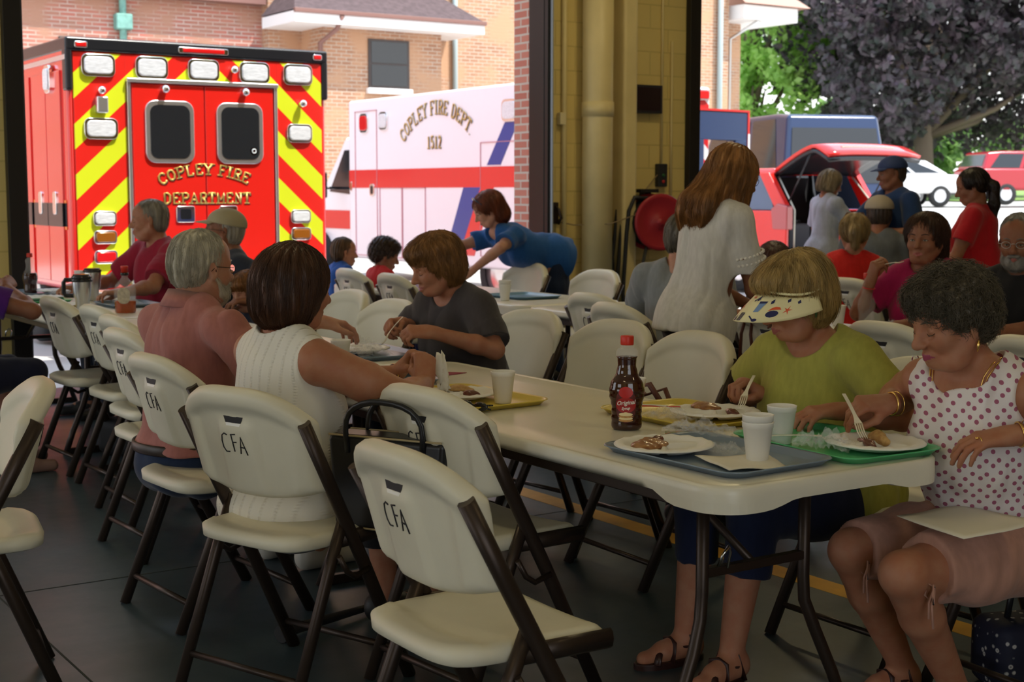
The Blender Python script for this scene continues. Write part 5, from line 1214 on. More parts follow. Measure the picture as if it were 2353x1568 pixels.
def lrect(y0, y1, z0, z1, t=.008):
    ln = B(); ln.bb(-.011, .0, y0, y1, z1-t, z1).bb(-.011, 0, y0, y1, z0, z0+t).bb(-.011, 0, y0, y0+t, z0, z1).bb(-.011, 0, y1-t, y1, z0, z1); ln.build('door_seam', SEAM, Wm)
lrect(4.13, 4.78, .5, 2.52); lrect(2.8, 3.42, .5, 1.45); lrect(3.43, 4.06, .5, 1.45); lrect(.3, 1.45, .6, 2.0)
lamp_box(Wm, 4.49, 2.35, .25, .27, LAMPR, y=-.005, ax='X'); lamp_box(Wm, 3.92, 2.36, .24, .25, LAMPW, y=-.005, ax='X'); lamp_box(Wm, .78, 2.36, .34, .27, LAMPW, y=-.005, ax='X')
B().prism(rrect(.14, .17, .04, 4, 4.27, 1.42), -.02, 0, 'YZ').build('door_handle', CHROME, Wm, bevel=.006); B().prism(rrect(.07, .12, .03, 4, 4.27, 1.42), -.024, 0, 'YZ').build('handle_recess', BLK, Wm)
lamp_box(Wm, 4.91, 1.47, .05, .14, LAMPA, 'side_marker', 0, .02, 'X')
for off, m in ((.008, BLK), (0, GOLDL)):
    x0 = -.012-(.002 if off == 0 else 0)
    def arc2(s_, t_, off=off, x0=x0):
        R1 = 1.25; th = (s_-.95)/R1; return (x0, 2.50-(math.sin(th)*(R1+t_))-off, 2.05+math.cos(th)*(R1+t_)-R1*math.cos(.95/R1)-off)
    letters('COPLEY FIRE DEPT.', arc2, .122, .17, .011, (1, 0, 0)).build('lettering', m, Wm)
    letters('1512', lambda s_, t_: (x0, 2.74-s_-off, 1.96+t_-off), .095, .15, .012, (1, 0, 0)).build('lettering', m, Wm)
chw = chevron('red_white_chevron', (.80, .78, .78), (.65, .02, .02), .36, .2, .9, 1.22)
B().bb(.04, 2.41, -.004, .01, .5, 2.62).build('chevron_panel', chw, Wm); lamp_box(Wm, 2.28, 2.58, .26, .13, LAMPR, y=-.005); lamp_box(Wm, .2, 2.58, .26, .13, LAMPR, y=-.005)
gx = empty('open_rear_door', parent=Wm)
def P2(u, z): return (2.02+u, -.42+u*.08, z)
dr = B()
R_ = Matrix.Rotation(.12, 4, 'Z')
dr.box((2.28, -.40, 1.95), (.88, .045, .0001), 0)
dq = B(); dq.M = Matrix.Translation((2.28, -.40, 0)) @ R_
for (a, b_, c, d_) in ((-.44, .44, 2.02, 2.36), (-.44, .44, .75, 1.50), (-.44, -.34, 1.5, 2.02), (.22, .44, 1.5, 2.02)): dq.bb(a, b_, -.022, .022, c, d_)
dq.build('door_panel', mat('navy_panel', (.02, .045, .12), .35), gx, bevel=.012)
dq = B(); dq.M = Matrix.Translation((2.28, -.40, 0)) @ R_; dq.bb(.44, .47, -.03, .03, .75, 2.37).bb(-.44, .47, -.03, .03, 2.36, 2.385).build('door_edge', rs, gx)
dq = B(); dq.M = Matrix.Translation((2.28, -.40, 0)) @ R_; dq.bb(.44, .474, -.034, -.028, 1.7, 2.1).build('door_edge_white', WHITE, gx)
dq = B(); dq.M = Matrix.Translation((2.28, -.40, 0)) @ R_; dq.tube([(-.3, -.04, 1.45), (-.3, -.07, 1.35), (.2, -.07, 1.35), (.2, -.04, 1.45)], .014, 8).build('grab_rail', CHROME, gx)
cb = B().prism([(5.0, .5), (5.0, 2.15), (5.5, 2.2), (6.25, 1.45), (7.1, 1.3), (7.2, .5)], .2, 2.25, 'YZ').build('cab', WHITE, Wm, bevel=.06, seg=3)
B().prism([(5.2, 1.35), (5.2, 2.0), (5.5, 2.0), (6.0, 1.4)], .188, 2.26, 'YZ').build('cab_window', DKGLASS, cb); B().prism([(5.0, .85), (5.0, 1.12), (7.15, 1.12), (7.15, .85)], .188, .22, 'YZ').build('cab_stripe', rs, cb)
mr = B().tube([(.2, 5.7, 1.45), (-.12, 5.6, 1.45)], .02, 8).build('mirror_arm', BLK, cb); B().bb(-.28, -.06, 5.55, 5.65, 1.3, 1.68).build('mirror', BLK, mr, bevel=.03)
for y in (1.2, 5.9+.4):
    for s in (.2, 2.25): wheel(Wm, (s, y, .40), .40, .28)
# ---- cars
def car(label, x, y, z, yaw, paint, L=4.7, Wd=1.85, H=1.45, kind='sedan', group=None, name='car'):
    C0 = empty(name, (x, y, z), yaw, label, 'car', group); h = L/2; w = Wd/2
    if kind == 'suv': body = [(-h, .45), (-h, 1.0), (-h+.08, 1.12), (h-1.5, 1.12), (h-.25, .98), (h, .85), (h, .42)]; cab = [(-h+.08, 1.08), (-h+.30, H-.04), (-h+.8, H), (.35, H), (.75, H-.06), (h-1.35, 1.08)]
    else: body = [(-h, .42), (-h, .82), (-h+.1, .96), (-h+.9, 1.0), (h-1.5, .98), (h-.3, .82), (h, .66), (h, .36)]; cab = [(-h+.55, .98), (-h+1.25, H-.04), (-.2, H), (.35, H-.03), (h-1.35, .96)]
    b0 = B().prism(body, -w, w, 'XZ').build('body', paint, C0, bevel=.09, seg=3)
    q = B(); n = len(cab); tp = lambda p: w-.06-.17*(p[1]-cab[0][1])/(H-cab[0][1])
    vs = [(p[0], -tp(p), p[1]) for p in cab]+[(p[0], tp(p), p[1]) for p in cab]
    q.add(vs, [tuple(range(n))[::-1], tuple(range(n, 2*n))]+[(i, (i+1) % n, n+(i+1) % n, n+i) for i in range(n)], False).build('cabin', paint, C0, bevel=.07, seg=3)
    cx = sum(p[0] for p in cab)/n; g = B()
    for s in (-1, 1):
        for a, b_ in ((.06, .36), (.40, .66), (.70, .93)):
            x0, x1 = cab[0][0], cab[-1][0]; z0 = cab[0][1]+.05; z1 = H-.09
            def xa(f, z): k = (z-cab[0][1])/(H-cab[0][1]); lo = cab[0][0]+(cab[2][0]-cab[0][0])*k*.75; hi = cab[-1][0]+(cab[-2][0]-cab[-1][0])*k*.9; return lo+(hi-lo)*f
            def yy(z): return s*(w-.06-.17*(z-cab[0][1])/(H-cab[0][1])+.006)
            g.add([(xa(a, z0), yy(z0), z0), (xa(b_, z0), yy(z0), z0), (xa(b_, z1), yy(z1), z1), (xa(a, z1), yy(z1), z1)], [(0, 1, 2, 3)], False)
    p0, p1 = cab[0], cab[1]; g.add([(p0[0]*.8+p1[0]*.2-.012, -w+.2, p0[1]*.8+p1[1]*.2), (p0[0]*.8+p1[0]*.2-.012, w-.2, p0[1]*.8+p1[1]*.2), (p0[0]*.15+p1[0]*.85-.012, w-.28, p0[1]*.15+p1[1]*.85), (p0[0]*.15+p1[0]*.85-.012, -w+.28, p0[1]*.15+p1[1]*.85)], [(0, 1, 2, 3)], False)
    p0, p1 = cab[-1], cab[-2]; g.add([(p0[0]*.85+p1[0]*.15+.012, -w+.2, p0[1]*.85+p1[1]*.15), (p0[0]*.85+p1[0]*.15+.012, w-.2, p0[1]*.85+p1[1]*.15), (p0[0]*.15+p1[0]*.85+.012, w-.28, p0[1]*.15+p1[1]*.85), (p0[0]*.15+p1[0]*.85+.012, -w+.28, p0[1]*.15+p1[1]*.85)], [(0, 1, 2, 3)], False)
    g.build('windows', DKGLASS, C0)
    for s in (-1, 1):
        B().bb(-h-.012, -h+.1, s*(w-.35), s*(w-.03), .72, .9).build('tail_lamp', LAMPR, b0, bevel=.02); B().bb(h-.12, h+.01, s*(w-.4), s*(w-.05), .62, .76).build('head_lamp', LAMPW, b0, bevel=.02)
        for xx in (-h+.85, h-.9): wheel(C0, (xx, s*(w-.10), .33), .33, .22, 'Y')
    B().bb(-h-.02, -h+.02, -.26, .26, .66, .78).build('licence_plate', mat('plate', (.6, .6, .6), .5), b0)
    B().bb(-h-.05, -h+.05, -w+.05, w-.05, .36, .56).bb(h-.05, h+.05, -w+.05, w-.05, .34, .52).build('bumper', BLK, b0, bevel=.03)
    for s in (-1, 1): B().bb(h-1.62, h-1.45, s*(w), s*(w+.17), 1.0, 1.12).build('door_mirror', paint, b0, bevel=.03)
    return C0
# red SUV with its liftgate up
S_ = empty('fire_suv', (14.80, 14.2, 0), PI/2, 'red suv with its tailgate raised and dark boot open towards the hall', 'car')
for s in (-1, 1):      # local: +x forward (world +Y), +y = world -X
    B().prism([(0, .45), (0, 1.02), (.06, 1.14), (3.2, 1.14), (4.6, 1.0), (4.85, .8), (4.85, .42)], s*.90, s*.96, 'XZ').build('side_panel', RED, S_, bevel=.02)
    B().prism([(.02, 1.12), (.42, 1.66), (.62, 1.66), (.26, 1.12)], s*.80, s*.90, 'XZ').build('rear_pillar', RED, S_, bevel=.015)
    sw_ = B(); 
    for a, b_ in ((.30, 1.25), (1.32, 2.1), (2.2, 3.05)): sw_.add([(a, s*.90, 1.15), (b_, s*.90, 1.15), (min(b_, 2.75), s*.80, 1.62), (a+.28, s*.80, 1.62)], [(0, 1, 2, 3)], False)
    sw_.build('side_window', mat('blue_glass', (.05, .09, .16), .05, spec=1), S_)
    B().prism([(1.24, 1.13), (1.30, 1.66), (1.38, 1.66), (1.34, 1.13)], s*.82, s*.91, 'XZ').build('pillar', BLK, S_)
    tl = B().prism([(-.015, .88), (-.015, 1.20), (.18, 1.24), (.30, 1.16), (.26, .88)], s*.84, s*.966, 'XZ').build('tail_lamp', mat('lamp_pink', (.42, .08, .08), .15, coat=.5), S_, bevel=.02)
    B().tube([(0.0, s*.80, .55), (.0, s*.80, 1.15), (.40, s*.72, 1.60)], .012, 6).build('door_seal', mat('seal_trim', (.6, .6, .5), .4), S_)
    for xx in (.95, 3.85): wheel(S_, (xx, s*.86, .37), .37, .24, 'Y')
B().bb(.4, 2.9, -.82, .82, 1.62, 1.72).build('roof', mat('roof_red', (.72, .02, .015), .15, coat=.8), S_, bevel=.05, seg=3)
B().bb(0, 3.0, -.9, .9, .45, .56).bb(1.35, 1.45, -.88, .88, .5, 1.6).build('cargo_floor', mat('dark_carpet', (.015, .015, .017), .9), S_)
B().bb(.05, 1.3, -.9, -.84, .5, 1.1).bb(.05, 1.3, .84, .9, .5, 1.1).build('inner_trim', BLK, S_)
B().prism([(3.0, 1.1), (2.5, 1.64), (2.55, 1.69), (3.2, 1.1)], -.78, .78, 'XZ').build('windscreen', DKGLASS, S_); B().prism([(3.1, .5), (3.1, 1.13), (4.55, 1.0), (4.8, .8), (4.8, .5)], -.9, .9, 'XZ').build('bonnet', RED, S_, bevel=.04)
B().bb(-.12, .08, -.92, .92, .38, .60).build('rear_bumper', RED, S_, bevel=.05, seg=3); B().bb(-.10, .06, -.80, .80, .60, .64).build('bumper_step', BLK, S_)
lg = empty('tailgate', parent=S_)
def lgp(t, v, up=0): return (.42-1.12*t, v*(.78+.10*t), 1.70+.36*math.sin(min(1, t*1.15)*1.5)*.95+up-.16*max(0, t-.72)/.28)
for nm, up, m in (('outer_skin', .035, RED), ('inner_panel', -.03, BLK)):
    n = 12; vs = [lgp(j/n, -1+2*i/8, up-.03*abs(-1+2*i/8)**3) for j in range(n+1) for i in range(9)]
    o = B().add(vs, [(j*9+i, j*9+i+1, j*9+i+10, j*9+i+9) for j in range(n) for i in range(8)], True).build(nm, m, lg); o.modifiers.new('s', 'SOLIDIFY').thickness = .045
B().bb(-.55, -.45, -.5, .5, 1.97, 2.0).build('handle_strip', mat('pale_strip', (.6, .6, .5), .4), lg)
for s in (-1, 1): B().tube([(.12, s*.80, 1.25), (-.35, s*.82, 2.0)], .012, 6).build('gas_strut', BLK, lg)
bg_ = [(.5, .35, .62, (.06, .06, .07), 'black equipment bag in the open suv boot'), (.45, -.35, .66, (.55, .06, .03), 'red medical bag in the open suv boot'), (.8, 0, .60, (.1, .1, .12), 'grey case behind the bags in the open suv boot')]
for x, y, z, c, l in bg_:
    g = empty('equipment_bag', (14.80-y, 14.2+x, .562), 0, l, 'bag'); B().bb(-.22, .22, -.15, .15, 0, .32+abs(y)*.2).build('bag_body', mat('bag_cloth', c, .8), g, bevel=.05, seg=3); B().tube([(-.1, 0, .31), (-.08, 0, .42), (.08, 0, .42), (.1, 0, .31)], .012, 8).build('bag_handle', BLK, g)
NAVY = mat('navy_paint', (.012, .03, .09), .2, coat=.3); PWHITE = mat('white_paint', (.8, .8, .8), .2, coat=.5); MAR = mat('maroon_paint', (.36, .01, .02), .18, coat=.6)
car('dark blue van parked behind the open tailgate', 18.3, 19.2, gz(18.3, 19.2), math.radians(70), NAVY, 5.6, 2.05, 2.5, 'suv')
car('white sedan parked behind the man in the navy cap', 34.2, 31.0, gz(34.2, 31), math.radians(155), PWHITE, 4.8, 1.85, 1.45)
car('second pale car just left of the man in the navy cap', 30.2, 30.6, gz(30.2, 30.6), math.radians(120), PWHITE, 4.8, 1.85, 1.5, 'suv')
car('maroon suv parked under the purple tree at the right edge', 38.6, 28.6, gz(38.6, 28.6)+.05, math.radians(-24), MAR, 4.7, 1.85, 1.65, 'suv')
# warning sign
sg = empty('warning_sign', (38.6, 35.0, gz(38.6, 35)), 0, 'yellow triangular warning sign standing near the tree trunk', 'sign')
B().tube([(0, 0, 0), (0, 0, 1.0)], .03, 8).build('post', STEEL, sg); ob = B(); ob.M = Matrix.Rotation(-YAW, 4, 'Z'); ob.prism([(-.42, .9), (.42, .9), (0, 1.65)], -.02, .0, 'XZ').build('sign_face', mat('sign_yellow', (.75, .5, .02), .5), sg, bevel=.01)
ob = B(); ob.M = Matrix.Rotation(-YAW, 4, 'Z'); ob.bb(-.05, .05, -.03, -.02, 1.0, 1.35).build('sign_mark', mat('sign_red', (.6, .06, .02), .5), sg)
# ---- trees
def tree(label, x, y, z, lumps, col, col2, n, ls, trunk=.35, name='tree', th=None, seed=1, tr=.5):
    r = np.random.RandomState(seed); T_ = empty(name, (x, y, z), 0, label, 'tree'); th = th or lumps[0][0][2]
    q = B().tube([(0, 0, -.3), (.05, 0, .8), (0, .1, th*.5), (.1, 0, th)], [trunk*1.25, trunk, trunk*.8, trunk*.5], 12)
    for (c, rr) in lumps[:8]: q.tube([(0, 0, max(.8, th*.3)), (c[0]*.5, c[1]*.5, max(1., c[2]*.7)), (c[0]*.9, c[1]*.9, c[2])], [trunk*.45, trunk*.3, trunk*.08], 8)
    q.build('trunk', mat('bark', (.16, .12, .09), .9, bump=.01, bscale=8), T_)
    w = np.array([rr[0]*rr[1]*rr[2] for c, rr in lumps])**.67; w = w/w.sum(); pick = r.choice(len(lumps), n, p=w)
    C = np.array([c for c, rr in lumps])[pick]; Rr = np.array([rr for c, rr in lumps])[pick]
    d = r.randn(n, 3); d /= np.linalg.norm(d, axis=1)[:, None]; rad = .55+.5*r.rand(n)**.6; P = C+d*Rr*rad[:, None]
    P += .10*Rr*np.stack([vnoise(P, 2.2, k) for k in (1, 2, 3)], 1)
    keep = (vnoise(P, 1.9, seed+7)+.5*vnoise(P, 4.5, seed+9) > (-.12 if seed == 5 else -.27)); P = P[keep]; m_ = len(P)
    a = r.randn(m_, 3); a /= np.linalg.norm(a, axis=1)[:, None]; b = np.cross(a, r.randn(m_, 3)); b /= np.linalg.norm(b, axis=1)[:, None]; s = ls*(.6+.8*r.rand(m_))[:, None]
    V = np.stack([P-a*s, P+b*s*.6-a*s*.1, P+a*s, P-b*s*.6-a*s*.1], 1).reshape(-1, 3); Q = np.arange(m_*4).reshape(-1, 4)
    me = npmesh('foliage', V, Q, False); m = mat('leaves', col, .55, var=.5, vscale=1.7, col2=col2, vdet=8)
    nn = m.node_tree; tb = nn.nodes.new('ShaderNodeBsdfTranslucent'); tb.inputs[0].default_value = (*[min(1, c*1.3) for c in col], 1); mx = nn.nodes.new('ShaderNodeMixShader'); mx.inputs[0].default_value = tr
    nn.links.new(nn.nodes['Principled BSDF'].outputs[0], mx.inputs[1]); nn.links.new(tb.outputs[0], mx.inputs[2]); nn.links.new(mx.outputs[0], nn.nodes['Material Output'].inputs[0])
    link('foliage', me, m, T_); return T_
def lump(n, R, c, rr, seed, down=.0):
    r = np.random.RandomState(seed); L_ = [(c, (R[0]*.7, R[1]*.7, R[2]*.7))]
    for i in range(n):
        d = r.randn(3); d /= np.linalg.norm(d); L_.append(((c[0]+d[0]*R[0]*.72, c[1]+d[1]*R[1]*.72, c[2]+d[2]*R[2]*.72), (rr*(.7+.6*r.rand()),)*3))
    return L_
tree('big purple-leaved maple filling the upper right', 46.6, 40, gz(46.6, 40), lump(34, (9.0, 8, 6.8), (1.2, 0, 8.2), 2.4, 3), (.12, .085, .11), (.04, .06, .045), 90000, .17, .42, seed=3, tr=.3)
tree('bright green tree left of the purple maple', 43.5, 47, gz(43, 47), lump(28, (5.6, 5, 6.8), (-.5, 0, 9.2), 1.9, 5), (.50, .70, .22), (.26, .46, .13), 60000, .17, .4, seed=5)
for i, (x, y, h, w, c) in enumerate(((41, 58, 5, 5, (.26, .36, .12)), (52, 60, 4.2, 6, (.24, .36, .10)), (62, 56, 4.5, 7, (.18, .30, .09)), (74, 52, 4.5, 6, (.18, .28, .08)), (34, 60, 7, 5, (.24, .36, .12)))):
    tree(('pale green bush beyond the bright green tree', 'pale green bush seen past the maple trunk', 'green bush right of the maple trunk', 'green bush at the far right beyond the maroon car', 'pale green tree behind the dark blue suv')[i], x, y, gz(x, y), lump(10, (w, w*.8, h*.6), (0, 0, h*.55), 1.6, 10+i), c, tuple(k*.55 for k in c), 9000, .32, .2, name='bush', seed=20+i)
XD = 9.15
# ---- brick building across the yard
Bd = empty('brick_building', (12.04, 27, 0), 0, 'tan and red brick building with white eaves behind the ambulances', 'building')
def lb(x0, x1, y0, y1, z0, z1, nm, m, bevel=0, par=None): return B().bb(x0-12.04, x1-12.04, y0-27, y1-27, z0, z1).build(nm, m, par or Bd, bevel=bevel)
lb(12.04, 24.26, 27, 34, -.5, 12, 'tan_wall', BRICKT); lb(-14, 12.04, 27.3, 34, -.5, 12, 'red_wall', BRICKP); lb(12.75, 15.45, 26, 27, -.5, 4.75, 'bay_wall', BRICKT)
SHG = mat('shingles', (.10, .07, .075), .9, var=.3, vscale=9); WT = mat('white_fascia', (.85, .85, .85), .6); BRG = mat('brown_gutter', (.22, .11, .09), .5); COP = mat('verdigris', (.20, .42, .36), .7, var=.3, vscale=10)
rf = B().add([(-.15, -1.55, 4.86), (4.15, -1.55, 4.86), (3.4, 0.02, 5.8), (.6, 0.02, 5.8), (-.15, .02, 4.86), (4.15, .02, 4.86)], [(0, 1, 2, 3), (0, 3, 4), (1, 5, 2), (0, 4, 5, 1)], False).build('bay_roof', SHG, Bd)
lb(11.9, 16.18, 25.46, 27, 4.62, 4.84, 'fascia', WT, .01); lb(11.88, 16.2, 25.40, 25.48, 4.80, 4.88, 'gutter', BRG, .01)
w = lb(13.74, 14.68, 25.97, 26.02, 3.46, 4.45, 'window_frame', mat('brown_frame', (.06, .045, .04), .5), .01); lb(13.80, 14.62, 25.96, 26.0, 3.52, 3.94, 'pane', DKGLASS, par=w); lb(13.80, 14.62, 25.96, 26.0, 3.98, 4.40, 'pane', DKGLASS, par=w); lb(13.70, 14.72, 25.90, 26.02, 3.36, 3.47, 'window_sill', WT, .01)
for o in Bd.children:
    pass
for x0, x1 in ((3.6, 5.6), (7.95, 8.83), (9.43, 10.79), (11.3, 11.95)): w = lb(x0, x1, 27.22, 27.32, 1.8, 4.27, 'window_frame', mat('dark_lintel', (.08, .07, .065), .6)); lb(x0+.08, x1-.08, 27.20, 27.25, 1.9, 4.15, 'pane', DKGLASS, par=w)
def dsp(pts, m, r=.05, nm='downspout'): B().tube([(a-12.04, b_-27, c) for a, b_, c in pts], r, 8).build(nm, m, Bd)
dsp([(XD, 27.2, 7), (XD, 27.2, 3.5)], COP, .07); lb(XD-.16, XD+.16, 27.08, 27.3, 4.45, 4.75, 'conductor_head', COP, .03)
dsp([(12.9, 25.45, 4.8), (12.86, 25.6, 4.55), (12.66, 25.93, 4.3), (12.64, 25.94, 3.0)], BRG, .05); dsp([(16.35, 26.93, 9), (16.35, 26.93, 0)], mat('grey_downspout', (.35, .42, .42), .5), .06)
lb(-14, 12.0, 27.0, 27.3, 5.10, 5.22, 'upper_trim', BRG)
lb(24.26, 25.2, 27.6, 33, -.5, 5.8, 'end_wall', BRICKT); lb(24.4, 26.2, 26.6, 33, 5.6, 5.95, 'end_eave', WT, .02)
B().add([(12.2, -.6, 5.95), (14.4, -.6, 5.95), (13.4, .6, 7.0), (12.2, .6, 7.0), (14.4, 5, 5.95)], [(0, 1, 2, 3), (1, 4, 2)], False).build('end_roof', mat('end_roof_brown', (.4, .25, .2), .9), Bd)
dsp([(23.9, 26.9, 9), (23.9, 26.9, 0)], mat('grey_downspout', (.35, .42, .42), .5), .07); dsp([(25.0, 26.7, 5.6), (24.75, 27.5, 5.2), (24.75, 27.5, 0)], STEEL, .05)
# ---------------------------------------------------------------- things on the tables
TZ = .739
def tray(x, y, yaw, w, l, col, label):
    T_ = empty('cafeteria_tray', (x, y, TZ), math.radians(yaw), label, 'tray', 'cafeteria trays')
    m = mat('tray_plastic', col, .28, spec=.6, bump=.0003, bscale=500)
    b = B(); R = []
    for ins, r, z in ((.03, .03, .003), (.022, .038, .004), (.008, .05, .016), (.0, .055, .0185), (-.002, .056, .016), (.006, .05, .013), (.02, .038, .0)):
        R.append([(p[0], p[1], z) for p in rrect(w-2*ins, l-2*ins, r, 7)])
    n = len(R[0])
    for i in range(len(R)-1): b.add(R[i]+R[i+1], [(k, (k+1) % n, n+(k+1) % n, n+k) for k in range(n)], True)
    b.add(R[0], [tuple(range(n))], False); b.add(R[-1], [tuple(range(n))[::-1]], False); b.build('tray_body', m, T_); return T_
YT = (.72, .55, .08); BT = (.20, .27, .36); GT = (.10, .52, .22)
tray(2.375, 2.67, 2, .36, .50, BT, 'grey-blue tray at the near corner of the front table')
tray(2.74, 2.62, -3, .33, .48, GT, 'green tray in front of the woman in the dotted top')
tray(2.735, 3.20, 0, .34, .46, YT, 'yellow tray beneath the hand of the woman with the visor')
tray(2.37, 3.85, 4, .34, .48, YT, 'yellow tray in front of the woman in the white sleeveless top')
tray(2.72, 5.16, -2, .33, .46, BT, 'blue tray under the hands of the woman in the dark grey shirt')
tray(2.36, 4.46, 0, .34, .46, BT, 'blue tray in front of the man in the pink shirt')
tray(2.34, 8.15, 0, .33, .46, YT, 'yellow tray on the far left table, its near rim low behind the chairs')
tray(2.38, 8.80, 0, .33, .46, GT, 'green tray in the middle of the far left table')
tray(2.74, 8.20, 0, .30, .42, BT, 'blue tray on the far left table right of the amber bottle')
tray(2.62, 9.45, 0, .33, .46, BT, 'blue tray at the far end of the far left table')
tray(5.02, 7.45, 0, .33, .42, (.15, .3, .45), 'small blue tray below the leaning woman in blue')
FOAM = mat('foam', (.84, .83, .78), .55, bump=.0003, bscale=900, sss=0)
def plate(x, y, yaw, z, label, r=.125, food=()):
    P_ = empty('foam_plate', (x, y, TZ+z), math.radians(yaw), label, 'plate', 'white foam plates')
    n = 64; nr = 22; V = []
    for j in range(nr+1):
        rr = j/nr
        for i in range(n):
            a = 2*PI*i/n; h = .004
            if rr > .66: h = .004+.017*min(1, (rr-.66)/.18)+(.0016*math.cos(a*48) if rr > .86 and rr < .97 else 0)-(0 if rr < .94 else .004*(rr-.94)/.06)
            X, Y = rr*math.cos(a), rr*math.sin(a)
            # dividers: a Y of soft ridges
            for th in (90, 210, 330):
                u = X*math.cos(math.radians(th))+Y*math.sin(math.radians(th)); v = -X*math.sin(math.radians(th))+Y*math.cos(math.radians(th))
                if u > -.02: h = max(h, min(.018, .019*math.exp(-(v/.055)**2)))
            V.append((X*r*1.05, Y*r, h))
    F = [(j*n+i, j*n+(i+1) % n, (j+1)*n+(i+1) % n, (j+1)*n+i) for j in range(nr) for i in range(n)]
    o = link('plate_body', npmesh('plate_body', V, F), FOAM, P_); o.modifiers.new('s', 'SOLIDIFY').thickness = .0025
    return P_
PAN = mat('pancake', (.42, .20, .06), .45, var=.4, vscale=50, coat=.4, col2=(.24, .09, .03)); SAUS = mat('sausage', (.16, .045, .025), .35, var=.4, vscale=60, coat=.5); ROLL = mat('pale_pancake', (.55, .36, .14), .6, var=.4, vscale=60, col2=(.38, .20, .06))
def lumpy(name, x, y, z, r, m, label, seed, yaw=0):
    f = F_(); r = tuple(1.22*q for q in r[:2])+(r[2]*1.1,); f.ell((0, 0, 0), r, .01); f.ell((r[0]*.3, r[1]*.25, r[2]*.5), (r[0]*.6, r[1]*.6, r[2]*.8), .01)
    V, Q = f.mesh(.0028, lambda P: .0022*vnoise(P, 150, seed)); o = link(name, npmesh(name, V, Q), m, None, (x, y, z)); o.rotation_euler = (0, 0, math.radians(yaw)); tag(o, label, 'food'); return o
plate(2.31, 2.79, 20, .004, 'foam plate with a torn pancake on the grey-blue tray'); lumpy('pancake', 2.27, 2.80, TZ+.022, (.05, .035, .009), PAN, 'syrup-soaked pancake piece on the plate of the grey-blue tray', 1, 20); lumpy('sausage', 2.34, 2.86, TZ+.02, (.022, .010, .007), SAUS, 'dark sausage scrap on the plate of the grey-blue tray', 2)
plate(2.785, 2.52, 80, .004, 'foam plate with a rolled pancake on the green tray'); lumpy('rolled_pancake', 2.81, 2.53, TZ+.026, (.016, .055, .013), ROLL, 'pale rolled pancake on the plate of the green tray', 3, -30); lumpy('sausage', 2.755, 2.52, TZ+.022, (.009, .045, .007), SAUS, 'dark sausage link on the plate of the green tray', 4, -25)
plate(2.79, 3.14, 140, .004, 'foam plate with browned pancake on the yellow tray of the visor woman'); lumpy('pancake', 2.80, 3.19, TZ+.026, (.025, .042, .010), PAN, 'folded brown pancake on the plate of the visor woman', 5, 10); lumpy('sausage', 2.80, 3.075, TZ+.024, (.012, .022, .008), SAUS, 'sausage piece under the fork of the visor woman', 6)
plate(2.37, 3.88, 200, .004, 'foam plate with pancake wedge on the front yellow tray'); lumpy('pancake', 2.40, 3.93, TZ+.026, (.030, .045, .006), ROLL, 'pale pancake wedge on the plate of the front yellow tray', 7, 20); lumpy('sausage', 2.37, 3.81, TZ+.024, (.012, .024, .010), SAUS, 'dark sausage bits on the plate of the front yellow tray', 8, 30)
plate(2.44, 4.55, 0, .004, 'foam plate on the blue tray of the man in pink'); plate(2.70, 5.22, 0, .004, 'foam plate on the blue tray of the woman in dark grey')
plate(2.36, 8.2, 0, .004, 'foam plate on the yellow tray of the far left table'); plate(2.68, 9.40, 0, .004, 'foam plate on the blue tray at the end of the far left table'); plate(2.42, 8.85, 0, .004, 'foam plate on the green tray of the far left table')
def cup(x, y, z, label, h=.10, tilt=0, stacked=1):
    C_ = empty('foam_cup', (x, y, TZ+z), 0, label, 'cup')
    b = B(); r0, r1 = .026, .038; p = [(0, .001), (r0-.002, .0), (r0, .002), (r0+(r1-r0)*.86, h*.86), (r0+(r1-r0)*.86+.0015, h*.865), (r1, h-.003), (r1+.0015, h), (r1-.001, h+.001), (r1-.003, h-.002), (r0-.001, .006), (0, .005)]
    b.lathe(p, 32); o = b.build('cup_body', FOAM, C_); return C_
cup(2.425, 3.715, .004, 'foam cup standing on the front yellow tray'); c1 = cup(2.405, 2.55, .004, 'lower foam cup of the nested pair on the grey-blue tray'); cup(2.405, 2.55, .021, 'upper foam cup nested in another on the grey-blue tray')
cup(2.64, 2.71, .004, 'foam cup standing on the green tray'); cup(2.66, 3.36, .004, 'foam cup on the yellow tray behind the tall syrup bottle'); cup(2.45, 4.88, 0, 'foam cup beside the right shoulder of the woman with the bob', .10)
cup(4.78, 7.30, 0, 'lower foam cup of a nested pair on the table below the leaning woman'); cup(4.78, 7.30, .022, 'upper foam cup of a nested pair on the table below the leaning woman'); cup(2.80, 9.30, .0, 'pale cup behind the steel tumblers', .15); cup(5.26, 5.02, 0, 'foam cup on the table of the woman in magenta')
# crumpled plastic wrappers
WRAP = mat('clear_wrap', (.95, .96, .97), .12, spec=1, alpha=.13); 
def wrap(x, y, z, w, l, h, label, seed, yaw=0):
    n = 44; V = []
    for j in range(n+1):
        for i in range(n+1):
            u, v = -1+2*i/n, -1+2*j/n; p = np.array([u*3.1, v*3.1, seed]); e = max(0, 1-(u*u+v*v)*.55)
            hh = abs(vnoise(p, 1.9, seed))*.6+abs(vnoise(p, 5, seed+1))*.4+abs(vnoise(p, 11, seed+2))*.18
            V.append((u*w/2*(1+.12*vnoise(p, 2, seed+4)), v*l/2*(1+.12*vnoise(p, 2.3, seed+5)), .004+h*hh*e))
    F = [(j*(n+1)+i, j*(n+1)+i+1, (j+1)*(n+1)+i+1, (j+1)*(n+1)+i) for j in range(n) for i in range(n)]
    o = link('plastic_wrapper', npmesh('plastic_wrapper', V, F, False), WRAP, None, (x, y, TZ+z)); o.rotation_euler = (0, 0, math.radians(yaw)); tag(o, label, 'wrapper')
